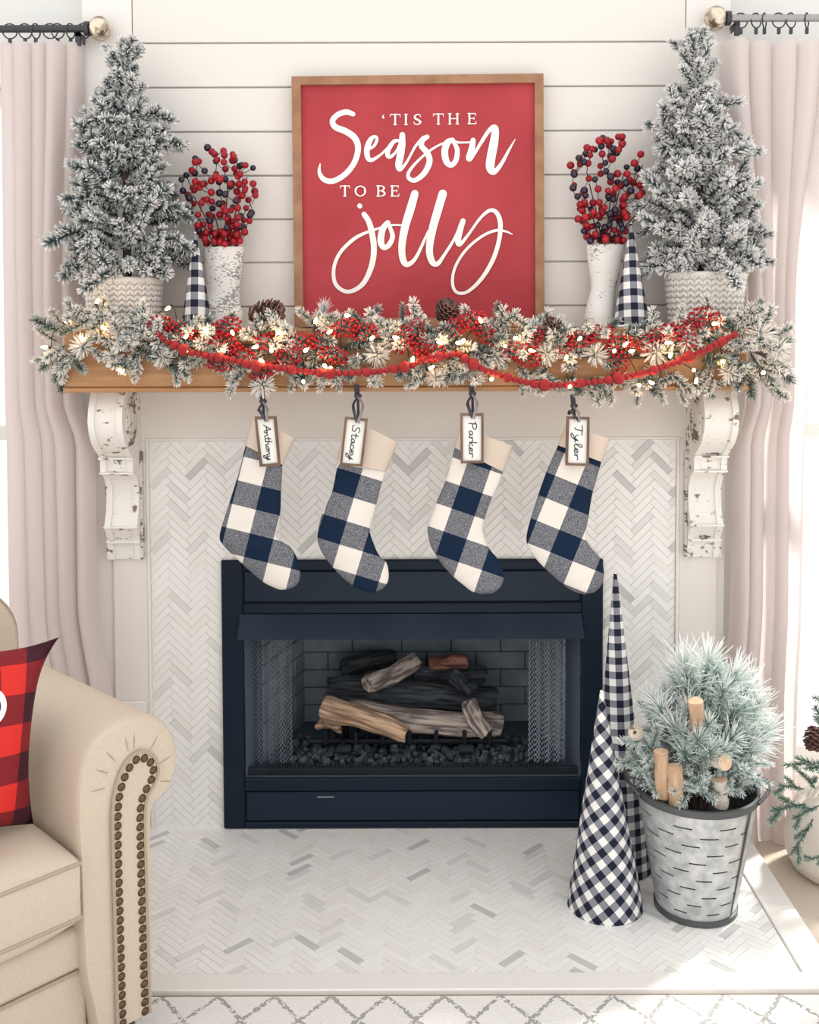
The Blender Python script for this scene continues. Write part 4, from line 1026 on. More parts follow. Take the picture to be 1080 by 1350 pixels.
for S, word, tl in zip(ST, TAGW, TAGL):
    hp = P(S['hang'][0], S['hang'][1], SYK)
    t = thing('christmas_stocking', S['label'], 'stocking', tuple(hp), 'plaid stockings hung from the mantel')
    ca, sa = math.cos(R(S['ang'])), math.sin(R(S['ang'])); cell = 32.0
    def uvp(px, py):
        dx, dy = px-S['org'][0], py-S['org'][1]
        return ((dx*ca + dy*sa)/cell + S['uo'], (-dx*sa + dy*ca)/cell)
    Lp, Rp = crom(S['left'], 4), crom(S['right'], 4); n = len(Lp); m_ = 14
    mb = MB()
    for sgn in (-1, 1):
        for i in range(n):
            fi = i/(n-1); th = .021*min(1, .55+.45*math.sin(min(1, fi*3+.2)*PI/2))
            if fi > .9: th *= math.sqrt(max(0, 1-((fi-.9)/.1)**2))*.9+.1
            for k in range(m_+1):
                s = -math.cos(PI*k/m_); px, py = lerp2(Lp[i], Rp[i], (s+1)/2)
                dep = th*math.sqrt(max(0, 1-s*s))
                dep += .0015*math.sin(i*.9+k*.7)*(1-abs(s)) if sgn < 0 else 0
                mb.v.append(tuple(P(px, py, SYK + sgn*dep))); mb.uv.append(uvp(px, py))
    N = n*(m_+1)
    for sgn in (0, 1):
        mb.f += [(sgn*N+i*(m_+1)+k, sgn*N+i*(m_+1)+k+1, sgn*N+(i+1)*(m_+1)+k+1, sgn*N+(i+1)*(m_+1)+k) for i in range(n-1) for k in range(m_)]
    mb.build('body', M['plaidstock'], t, smooth=True, angle=70)
    cf = S['cuff']; mb = MB(); m2 = 16; rows = 5
    for i in range(rows+1):
        a, b = lerp2(cf[0], cf[3], i/rows), lerp2(cf[1], cf[2], i/rows)
        for k in range(m2):
            an = 2*PI*k/m2; s = math.cos(an)
            px, py = lerp2(a, b, (s*1.02+1)/2); py += 2.2*math.sin(an)*(-1)*0
            mb.v.append(tuple(P(px, py, SYK - .0225*math.sin(an))))
    mb.f = [(i*m2+k, i*m2+(k+1) % m2, (i+1)*m2+(k+1) % m2, (i+1)*m2+k) for i in range(rows) for k in range(m2)]
    mb.build('cuff', M['cotton'], t, smooth=True, angle=80)
    # ribbon loop from the mantel to the tag
    tg = S['tagc']; top = lerp2(tg[0], tg[1], .5); hx, hy = S['hang']
    TYD = SYK - .034
    TG = lambda p, d=0: P(p[0], p[1], TYD) + Vector((0, -d, 0))
    nt_ = thing('name_tag', tl, 'name tag', tuple(TG(lerp2(tg[2], tg[3], .5))), 'framed name tags on the stockings')
    mb = MB()
    kx, ky = hx, hy
    mb.tube([P(kx-2, ky-10, MY-.018), P(kx-1, ky+2, MY-.020), P(kx, ky+8, MY-.03)], .0062, 8, flat=.35); 
    mb.sphere(P(kx, ky+5, MY-.030), .009, 10, 6, (1.1, .6, .8))
    mb.build('ribbon_knot', M['ribbon'], nt_, smooth=True)
    mb = MB(); mb.tube(crom([P(kx, ky+6, MY-.032), P(kx-6, ky+16, MY-.045), P(kx-5, top[1]-8, TYD-.004), P(top[0]+1, top[1]+6, TYD-.012)], 5), .0042, 8, flat=.4)
    mb.build('ribbon_loop', M['ribbon'], nt_, smooth=True)
    mb = MB(); mb.tube(crom([P(kx, ky+6, MY-.034), P(kx+6, ky+16, MY-.045), P(kx+5, top[1]-8, TYD-.006), P(top[0]+2, top[1]+7, TYD-.013)], 5), .0040, 8, flat=.4)
    mb.build('ribbon_loop', M['ribbongrey'], nt_, smooth=True)
    MB().tube([P(kx, ky+4, SYK+.0), P(kx+1, cf[0][1]*.5+cf[1][1]*.5, SYK+.012)], .0035, 6).build('hanging_loop', M['ribbon'], t)
    ins_ = S['inset']
    def shr(p, k):   # inset corner towards the tag centre
        c = (sum(q[0] for q in tg)/4, sum(q[1] for q in tg)/4); v = (c[0]-p[0], c[1]-p[1])
        return (p[0]+(ins_ if v[0] > 0 else -ins_), p[1]+(ins_ if v[1] > 0 else -ins_))
    inn = [shr(p, 0) for p in tg]
    for k in range(4):
        q4 = (tg[k], tg[(k+1) % 4], inn[(k+1) % 4], inn[k])
        MB().add([TG(p, .008) for p in q4] + [TG(p, -.004) for p in q4], [(0,1,2,3),(4,7,6,5),(0,4,5,1),(1,5,6,2),(2,6,7,3),(3,7,4,0)]).build('frame_rail', M['tagwood'], nt_)
    MB().add([TG(p, .002) for p in inn] + [TG(p, -.003) for p in inn], [(0,1,2,3),(4,7,6,5),(0,4,5,1),(1,5,6,2),(2,6,7,3),(3,7,4,0)]).build('board', M['tagboard'], nt_)
    tot = sum(LET[c][1] for c in word); mb = MB(); x = 0; d_ = .0025
    for ch in word:
        for stt in LET[ch][0]:
            pts = []
            for (a, b) in stt:
                vv = .14 + .80*(x+a)/tot; uu = .34 + (b)*.19
                pt = lerp2(lerp2(inn[0], inn[1], uu), lerp2(inn[3], inn[2], uu), vv); pts.append((pt[0], pt[1], 1.25))
            d_ += .00002
            ribbon2d(pts, lambda px, py, d=d_: TG((px, py), d), mb, 4)
        x += LET[ch][1]
    mb.build('lettering', M['ink'], nt_)

# ================================================================== GARLAND
gar = thing('pine_garland', 'flocked pine garland draped along the front of the mantel', 'garland', (0, MY-.02, MZ))
q = random.Random(31)
vine = crom([P(70, 470, -.20), P(130, 440, -.225), P(260, 452, -.235), P(420, 460, -.245), P(560, 452, -.245), P(700, 465, -.245), P(850, 470, -.24), P(960, 455, -.225), P(1015, 470, -.19)], 6)
MB().tube(vine, .006, 6).build('vine', M['stem'], gar)
def gband(px):
    "upper and lower edge of the garland in the photograph"
    xs = (60, 110, 150, 210, 300, 420, 520, 600, 700, 800, 900, 980, 1040)
    up = (425, 402, 425, 420, 424, 415, 420, 420, 425, 428, 420, 415, 430)
    dn = (505, 482, 486, 492, 498, 506, 498, 502, 508, 518, 514, 515, 515)
    return np.interp(px, xs, up), np.interp(px, xs, dn)
NG = 240
for i in range(NG):
    px = 78 + (1015-78)*(i+.5)/NG + q.uniform(-6, 6)
    u, dn = gband(px); v = q.random()
    py = u + 10 + (dn-u-26)*v
    Yd = -.215 - .055*math.sin(min(1, v+.25)*PI*.8) + q.uniform(-.01, .01)
    w_ = P(px, py, Yd)
    ang = (v-.5)*2
    d = Vector((q.choice((-1, 1))*q.uniform(.3, 1.0), q.uniform(-.75, -.15), -ang*.75 + q.uniform(-.35, .35)))
    if v < .2: d.z = abs(d.z)*.6+.1
    if v > .72: d.z = -abs(d.z)*.8-.15
    r_ = q.random()
    me = q.choice(GV) if r_ < .42 else q.choice(GV3) if r_ < .65 else q.choice(GD)
    put('sprig', me, gar, w_, d, q.uniform(.68, .95), q.uniform(0, 6.28))
for (px, py, s) in ((346,508,1.0),(497,466,1.05),(655,470,1.0),(718,466,1.0),(783,468,1.0),(862,462,1.15),(905,450,1.0),(575,498,.8),(112,455,1.0),(150,470,.8),(215,470,.9),(1000,440,1.1),(1022,460,1.0),(960,490,.8),(430,430,.8)):
    put('starburst_sprig', q.choice(GS), gar, P(px, py, -.268), (q.uniform(-.15,.15), -1, q.uniform(-.15,.15)), s)
# drooping tails at both ends, and upright tufts
for (px, py, dx, dz, s, k) in ((88,470,-.35,-1,.95,2),(80,462,-.7,-.8,.9,2),(84,488,-.1,-1,.75,2),(95,440,-1,.2,.9,0),(75,450,-.8,.5,.8,0),(100,425,-.3,1,.8,0),(135,420,.2,1,.7,0),
        (90,432,-.6,.7,.8,0),(78,470,-1,-.3,.8,0),(985,450,.9,.5,1.0,0),(1000,440,.5,1,1.0,0),(995,425,.2,1,.8,0),(1005,455,1,.2,1.0,0),(1005,470,1,-.4,1.0,0),(1000,480,.6,-1,1.05,2),
        (985,485,.1,-1,1.0,2),(1015,475,.8,-.9,1.0,2),(975,480,-.2,-1,.9,0),(990,465,.3,-.9,1.0,0),(1012,448,1,.6,.9,0),(980,435,-.1,1,.7,0),(960,455,.6,.2,.9,0),(970,470,.5,-.6,.9,0),
        (230,480,.25,-1,.7,0),(168,478,.4,-.6,.7,0),(388,492,-.2,-1,.6,0),(445,492,.2,-1,.6,0),(562,495,-.8,-.6,.75,0),(690,500,-.1,-1,.55,0),(775,505,.3,-1,.6,0),(805,508,0,-1,.65,0),(865,505,.3,-1,.7,0),(895,508,.2,-1,.65,0),(845,508,-.2,-1,.7,0),
        (424,428,.1,1,.95,3),(530,425,.1,1,.6,2),(655,428,.05,1,.7,2),(160,430,-.4,.8,.8,0)):
    me = GS[0] if k == 3 else q.choice(GD) if k == 2 else q.choice(GV)
    if k == 3:
        put('long_needle_tuft', BV[0], gar, P(px, py, -.235), (dx, -.35, dz), .38); continue
    put('sprig', me, gar, P(px, py, -.255 if 120 < px < 960 else -.215), (dx, -.25, dz), s*.95, q.uniform(0, 6))

# red berry sprays tucked in the garland
small = MB().sphere((0,0,0), 1, 7, 5).mesh('spray_berry', M['berry2'], True, 180)
places = [(210,428,1,.1,'behind the lone red bead'),(238,436,1,-.15,''),(268,442,1,-.25,''),(300,452,.9,-.5,''),(318,468,1,-.3,''),(300,430,1,.2,''),(355,450,1,.1,''),(380,470,1,.1,''),(400,450,1,-.1,''),(345,488,1,.2,''),(425,448,1,.2,''),
          (440,468,-1,.3,''),(455,432,1,.3,''),(480,438,1,.1,''),(530,448,.4,1,''),(552,455,.3,-.6,''),(548,438,.3,1,''),(598,432,1,.2,''),(622,422,1,.3,''),(640,440,.6,-.5,''),(678,462,1,.2,''),(695,472,.8,-.2,''),(702,448,.5,.8,''),
          (745,452,-.2,-1,''),(765,446,1,.1,''),(790,440,1,.2,''),(818,478,-.3,-1,''),(815,455,.6,.3,''),(850,452,-.9,.3,''),(872,440,1,.4,''),(888,438,.8,.7,''),(905,442,.4,-.7,''),(922,418,1,.5,''),(935,425,.9,.4,''),(570,466,1,.2,''),(290,478,1,-.1,'')]
def sbl(px):
    for lim, w_ in ((225, 'below the shorter basket'), (285, 'below the rimless gingham cone'), (335, 'below the boot beside the rimless cone'), (395, 'below the large dark pinecone'),
                    (500, 'below the j of the red sign'), (575, 'below the middle of the red sign'), (650, 'below the pinecone before the sign'), (730, 'below the sign frame corner'),
                    (800, 'below the boot beside the rimmed cone'), (865, 'below the rimmed gingham cone'), (2000, 'below the taller basket')):
        if px < lim: return 'sprig of tiny red berries in the garland ' + w_
for k, (px, py, dx, dz, _) in enumerate(places):
    rb = random.Random(100+k); base = P(px, py, -.294)
    t = thing('berry_sprig', sbl(px), 'berry sprig', tuple(base), 'red berry sprigs in the garland')
    mb = MB(); st = MB(); d = Vector((dx, -.12, dz)).normalized(); L = .070
    o = Vector((-d.z, 0, d.x)); st.tube([base-d*L*.45, base+d*L*.5], .0012, 4)
    for i in range(46):
        t_ = (i+.5)/46 - .5; a = i*2.4; rad = .020*(1-1.1*abs(t_))+.003
        p = base + d*L*t_ + o*rad*math.cos(a) + Vector((0,-1,0))*rad*.8*math.sin(a)
        mb.sphere(p, rb.uniform(.0031, .0043), 7, 5)
        if i % 2 == 0: st.tube([base + d*L*(t_-.05), p], .0007, 3)
    st.build('twig', M['twig'], t); mb.build('berry_cluster', M['berry2'], t, smooth=True, angle=180)

# felt bead garland
bg_ = thing('felt_bead_garland', 'string of red felt beads looped along the front of the garland', 'bead garland', tuple(P(560, 480, -.30)))
path = crom([(205,438),(218,448),(232,456),(246,463),(262,467),(300,473),(330,481),(375,486),(433,492),(495,490),(540,482),(565,472),(590,469),(605,467),(620,478),(645,490),(685,502),(720,508),(770,505),(815,499),(860,489),(900,474),(935,459),(960,446),(976,437)], 12)
acc = 0; beads = []; i = 0; k = 0; need = 0; prev = None
pat = (4.3, 4.6, 4.4, 6.2, 8.2, 4.6, 4.4, 5.0, 4.5, 6.6)
tot = 0; cum = [0]
for a, b in zip(path[:-1], path[1:]): tot += float(np.hypot(*(b-a))); cum.append(tot)
s = 4
while s < tot:
    r_ = pat[k % len(pat)]
    x, y = np.interp(s, cum, [p[0] for p in path]), np.interp(s, cum, [p[1] for p in path])
    beads.append((x, y, r_)); s += (r_ + pat[(k+1) % len(pat)])*.93; k += 1
bead_me = MB().sphere((0,0,0), 1, 16, 10).mesh('bead', M['felt'], True, 180)
pts = []
for (x, y, r_) in beads:
    Yb = -.326 if 240 < x < 940 else -.318
    p = P(x, y, Yb); pts.append(p); link('bead', bead_me, bg_, p, None, r_*(Yb+D)/F)
MB().tube(pts, .0012, 4).build('string', M['wire'], bg_)
lone = link('red_felt_ball', bead_me, None, P(170, 421, -.262), None, 7.0*(-.262+D)/F); tag(lone, 'single red felt ball resting in the garland below the shorter basket', 'felt ball')

# fairy lights
fl = thing('fairy_lights', 'string of small warm white lights wound through the mantel garland', 'string lights', tuple(P(540, 470, -.29)))
BP = [(88,424),(128,398),(136,432),(110,448),(161.6,488),(194,439),(222,406),(245,444),(243,464),(273,437),(306,438),(338,457),(344,475),(358,462),(368,438),(400,503),(403,462),(416,424),(428,482),(434,438),(436,485),(457,416),(521,445),(544,475),(568,485),(579,451),(604,452),(611,449),(634,423),(648,500),(666,456),(680,446),(747,471),(752,509),(765,446),(810,463),(824,455),(832,463),(843,508),(884,469),(915,488),(918,503),(942,427),(954,476),(990,452),(1007,491),(490,446),(700,462),(295,462),(60,458),(880,452),(860,505)]
BP.sort()
bulb_me = MB().lathe([(0,-.005),(.0034,-.004),(.0040,0),(.0032,.006),(.0014,.011),(0,.013)], 10).mesh('bulb', M['bulb'], True, 180)
sock_me = MB().lathe([(0,-.013),(.0034,-.013),(.0034,-.004),(0,-.004)], 8).mesh('socket', M['wire'])
wp = []
for i, (x, y) in enumerate(BP):
    Yb = -.328 if 230 < x < 950 else -.290
    p = P(x, y, Yb); d = Vector((q.uniform(-1,1), -.6, q.uniform(-.6,1)))
    o = put('bulb', bulb_me, fl, p, d, 1.0, 0); put('socket', sock_me, fl, p, d, 1.0, 0)
    wp.append(p - d.normalized()*.012 + Vector((0, .012, 0)))
    if i+1 < len(BP): wp.append(P((x+BP[i+1][0])/2 + q.uniform(-5,5), (y+BP[i+1][1])/2 + q.uniform(-8,10), -.275))
MB().tube(crom(wp, 3), .0013, 5).build('wire', M['wire'], fl)

# pinecones
def pinecone(label, c, axis, L, r, seed, m_=None):
    rr_ = random.Random(seed); t = thing('pinecone', label, 'pinecone', tuple(c), 'pinecones in the greenery'); c = Vector(c); ax = Vector(axis).normalized()
    x = ax.orthogonal().normalized(); y = ax.cross(x)
    MB().tube([c-ax*L*.45, c, c+ax*L*.45], [r*.3, r*.45, r*.12], 10).build('core', M['cone'], t, smooth=True)
    mb = MB(); n = 62
    for i in range(n):
        f = (i+.5)/n; a = i*2.39996; prof = math.sin(PI*(.12+.80*(1-f)))**.7
        out = x*math.cos(a) + y*math.sin(a); d = (out*.88 + ax*(.10+.75*f)).normalized(); sd = d.cross(ax).normalized(); nn = sd.cross(d)
        b0 = c + ax*L*(f-.5)*.9 + out*r*.2; ln = r*prof*.95; w_ = r*.26
        V = [b0-sd*w_*.35, b0+sd*w_*.35, b0+d*ln*.75+sd*w_, b0+d*ln+nn*r*.05, b0+d*ln*.75-sd*w_]
        mb.add(V + [v - nn*r*.09 for v in V], [(0,1,2,3,4),(9,8,7,6,5)] + [(k, (k+1) % 5, 5+(k+1) % 5, 5+k) for k in range(5)])
    mb.build('scales', m_ or M['cone'], t)
    return t
pinecone('large dark pinecone lying between the boot and the red sign', P(349, 414, -.262), (1, -.1, .15), .085, .036, 1)
pinecone('dark pinecone resting on the garland in front of the red sign', P(588, 412, -.262), (.3, -.5, .8), .052, .030, 2)
pinecone('purple-brown pinecone lying below the sign frame corner', P(725, 434, -.285), (.3, -.3, .6), .045, .026, 3)

# ================================================================== ZINC BUCKET
bc = G(917, 1194, HZ); bY = bc.y; s_ = (bY+D)/F
r0, r1 = 52*s_, 80*s_; bh = P(920, 1036, bY).z - HZ
bk = thing('olive_bucket', 'galvanised slotted olive bucket with dark rim standing on the hearth', 'bucket', tuple(bc))
n = 96; zl = [0.0, .02]; rows = 11; z = .028
slot = []
for r_ in range(rows):
    zl += [z, z+.0034]; slot.append(len(zl)-2); z += (bh-.055)/rows
zl += [bh-.012, bh]
mb = MB()
for zz in zl:
    rr_ = r0 + (r1-r0)*zz/bh
    for k in range(n): a = 2*PI*k/n; mb.v.append((bc.x+rr_*math.sin(a), bc.y-rr_*math.cos(a), HZ+.002+zz))
for i in range(len(zl)-1):
    for k in range(n):
        if i in slot:
            j = slot.index(i); kk = (k + (6 if j % 2 else 0) + j) % 12
            if kk < 5 and not (12 <= k <= 16): continue
        mb.f.append((i*n+k, i*n+(k+1) % n, (i+1)*n+(k+1) % n, (i+1)*n+k))
mb.f.append(tuple(range(n)))
o = mb.build('wall', M['zinc'], bk); sm = o.modifiers.new('Solidify', 'SOLIDIFY'); sm.thickness = .0015; sm.offset = -1
mb = MB(); mb.lathe([(r0-.006, .006), (r1-.008, bh-.01)], 48, (bc.x, bc.y, HZ)); mb.lathe([(0, bh*.72), (r0+(r1-r0)*.72-.006, bh*.72)], 48, (bc.x, bc.y, HZ)); mb.build('dark_inside', M['bucketin'], bk)  # dark sheet behind the slots, the bucket's inner shade put into its colour
ring = lambda rr_, zz: [(bc.x+rr_*math.sin(a), bc.y-rr_*math.cos(a), HZ+zz) for a in np.linspace(0, 2*PI, 65)]
MB().lathe([(r1-.004, bh-.014), (r1+.003, bh-.014), (r1+.004, bh+.002), (r1-.003, bh+.003)], 64, (bc.x, bc.y, HZ)).build('rim', M['zincdark'], bk, smooth=True)
MB().lathe([(r0, .001), (r0+.005, .001), (r0+.006, .014), (r0, .016)], 64, (bc.x, bc.y, HZ)).build('foot_band', M['zincdark'], bk, smooth=True)
a = R(42); MB().tube([(bc.x+(r0+.001)*math.sin(a), bc.y-(r0+.001)*math.cos(a), HZ+.014), (bc.x+(r1+.001)*math.sin(a), bc.y-(r1+.001)*math.cos(a), HZ+bh-.014)], .0028, 6).build('seam', M['zincdark'], bk)
for a0 in (R(80), R(-100)):
    pts = [(bc.x+(r1+.006+.020*math.sin(u*PI))*math.sin(a0+R(-26+52*u)), bc.y-(r1+.006+.020*math.sin(u*PI))*math.cos(a0+R(-26+52*u)), HZ+bh-.004+.022*math.sin(u*PI)) for u in np.linspace(0, 1, 11)]
    MB().tube(pts, .0045, 8).build('handle', M['zincdark'], bk, smooth=True)
# pine sprays standing in the bucket
pa = thing('pine_arrangement', 'frosted long-needled pine bouquet standing in the olive bucket', 'greenery', (bc.x, bc.y, HZ+bh*.75))
qz = random.Random(8)
root = Vector((bc.x, bc.y+.01, HZ+bh*.8))
tips = [(868,925,0),(885,915,0),(910,895,1),(950,880,1),(975,935,1),(940,925,1),(960,975,1),(925,985,1),(880,960,2),(995,945,0),(1015,970,0),(985,985,1),(845,1010,2),(870,1015,2),(915,1000,1),(955,1000,1),(990,1020,2),(935,950,1),(965,955,1),(905,930,0),(875,905,0),(890,880,0),(905,865,0),(935,890,1),(960,905,1),(985,910,1),(1005,925,0),(1010,955,0),(1000,980,0),(980,960,1),(950,945,1),(930,940,1),(935,975,1),(945,1000,1),(915,960,1),(890,950,0),(870,940,0),(855,945,2),(850,975,2),(860,1000,2),(840,995,2),(880,985,2),(900,1000,2),(925,1010,1),(965,1010,2),(975,1030,2),(905,1030,2),(880,1040,2),(920,905,1),(995,905,0),(970,880,0),(930,865,0),(862,915,0),(990,1000,2),(945,1030,2)]
for i, (px, py, k) in enumerate(tips):
    dy = qz.uniform(-.10, .05) if py > 930 else qz.uniform(-.06, .06)
    tp = P(px, py, bY + dy); d = (tp - root); L = d.length
    d = (d.normalized() + Vector((0, -.35 if k == 1 else -.1, .0))).normalized()
    me = qz.choice(BS) if k == 2 else qz.choice(BW) if k == 0 else BV[1] if i % 2 else qz.choice((BV[0], BV[2]))
    s = qz.uniform(.62, .98) if k != 2 else qz.uniform(.6, .75)
    st = tp - d*(.13*s)
    put('pine_spray', me, pa, st, d, s, qz.uniform(0, 6))
    if i % 2 == 0: MB().tube([root + Vector((qz.uniform(-.05,.05), qz.uniform(-.04,.04), -.05)), (root+st)/2 + Vector((0,0,.01)), st], .0022, 5).build('stalk', M['stem'], pa)
for i, (px, py, dy, k) in enumerate(((858,1035,-.06,2),(882,1030,-.04,2),(906,1032,-.10,2),(924,1038,-.11,2),(936,1030,-.09,2),(966,1036,-.10,2),(984,1030,-.07,2),(996,1022,-.03,2),(905,985,-.11,1),(938,985,-.13,1),(925,972,-.14,1),(935,955,-.12,1),(900,965,-.10,1),(955,985,-.12,1),(850,985,-.02,2),(975,1012,-.10,2),(930,1010,-.10,2))):
    tp = P(px, py, bY+dy); d = ((tp-root).normalized() + Vector((0, -.25, .15))).normalized(); s = qz.uniform(.42, .5) if k == 2 else qz.uniform(.5, .62)
    put('pine_spray', qz.choice(BS) if k == 2 else BV[1+i % 2], pa, tp - d*.13*s, d, s, qz.uniform(0, 6))
def birch(label, a, b, r, m_, grp='birch logs in the bucket'):
    a, b = Vector(a), Vector(b); t = thing('birch_log', label, 'log', tuple(a), grp); d = (b-a)
    MB().tube([a + d*k/6 + Vector((.0015*math.sin(k*2), 0, 0)) for k in range(7)], [r*(1+.05*math.sin(k*2.3)) for k in range(7)], 16).build('bark', m_, t, smooth=True, angle=50)
    u = d.normalized(); MB().tube([b, b+u*.0012], r*.93, 16).build('sawn_end', M['birchend'], t)
by = bY - .078
birch('taller peeled birch log standing at the front of the bucket', P(874, 1050, by+.01), P(872, 991, by), 9.5*s_, M['birch'])
birch('shorter peeled birch log leaning beside the taller one in bucket', P(892, 1060, by-.005), P(890, 1011, by-.015), 10*s_, M['birch'])
birch('pale birch log at the bucket rim near the handle', P(950, 1062, by-.005), P(949, 1027, by-.015), 10*s_, M['birchwhite'])
birch('peeled birch log raised high among the pine needles', P(923, 985, bY-.075), P(917, 924, bY-.095), 10*s_, M['birch'])
birch('small birch slice lying among the pine needles', P(942, 1001, bY-.09), P(957, 1005, bY-.125), 10*s_, M['birchwhite'])
pinecone('small pale pinecone at the edge of the bucket greenery beside the gingham cones', P(839, 966, bY-.05), (-.4, -.7, .3), .03, .018, 6, M['birchwhite'])

# ================================================================== SMALL TREE IN A SACK
sc_ = G(1092, 1148, 0); sx, sy = sc_.x + .035, sc_.y
pt = thing('potted_pine', 'small green pine tree wrapped in a cream cloth sack on floor', 'tree', (sx, sy, 0))
mb = MB(); n = 48; pr = [(.090,.001),(.122,.010),(.136,.045),(.140,.09),(.134,.13),(.120,.165),(.092,.19),(.06,.19)]
for i, (r_, z) in enumerate(pr):
    for k in range(n):
        a = 2*PI*k/n; rr_ = r_*(1 + (.022*math.sin(3*a+i*.7)+.014*math.sin(7*a+i)+.012*math.sin(13*a+i*1.3))*min(1, i*.4)); mb.v.append((sx+rr_*math.sin(a), sy-rr_*math.cos(a), z + (.014*math.sin(4*a) if i > 3 else 0)))
mb.f = [(i*n+k, i*n+(k+1) % n, (i+1)*n+(k+1) % n, (i+1)*n+k) for i in range(len(pr)-1) for k in range(n)] + [tuple(range(n)), tuple((len(pr)-1)*n+k for k in range(n))]
mb.build('sack', M['sack'], pt, smooth=True, angle=70)
MB().tube([(sx+.02, sy, .17), (sx+.02, sy, .52)], [.014, .006], 8).build('trunk', M['stem'], pt)
qz = random.Random(9)
for i in range(30):
    f = (i+.5)/30; z = .22 + .26*f; a = i*2.4; el = R(5 + 50*f)
    d = Vector((math.cos(a)*math.cos(el), math.sin(a)*math.cos(el)*.9, math.sin(el)))
    if d.x < -.2: d.x *= .45
    if d.y > .4: d.y *= .4
    put('branch', RV[i % 2], pt, (sx+.03+d.x*.02, sy+d.y*.02, z), d, (.85-.45*f), qz.uniform(0, 6))
for px, py, dx, dz, s_2 in ((1062,1060,-1,-.05,.62),(1060,1040,-1,.25,.5),(1072,1080,-.55,-.8,.62),(1075,1040,-.4,.6,.5),(1080,1062,-.9,-.3,.5),(1090,1125,-.8,-.2,.35)):
    put('branch', RV[0], pt, P(px, py, sy-.13), (dx, -.25, dz), s_2)
pinecone('dark pinecone with red berries hung on the sack-wrapped tree', P(1074, 972, sy-.07), (-.2, -.4, -.9), .055, .027, 8)

# ================================================================== ARMCHAIR
A0 = Vector((G(178, 1335, .10).x, G(178, 1335, .10).y, 0))
ang = R(46); ea = Vector((math.cos(ang), math.sin(ang), 0)); eb = Vector((-math.sin(ang), math.cos(ang), 0)); ez = Vector((0,0,1))
def S_(a, b, z): return A0 + ea*a + eb*b + ez*z
sofa = thing('armchair', 'beige linen armchair with rolled arms and brass nailhead trim', 'armchair', tuple(S_(-.4, .4, .0)))
LEGH = .085
def arm_prof():
    # outline (a, z) of the right-hand arm seen from the front, closed
    return [(.040,LEGH),(.040,.20),(.040,.36),(.041,.45),(.046,.490),(.062,.502),(.080,.515),(.096,.540),(.102,.573),(.096,.608),(.078,.638),(.046,.660),(.006,.670),(-.036,.665),(-.070,.648),(-.094,.618),(-.106,.58),(-.110,.53),(-.108,.44),(-.106,.34),(-.100,.22),(-.085,.15),(-.075,LEGH)]
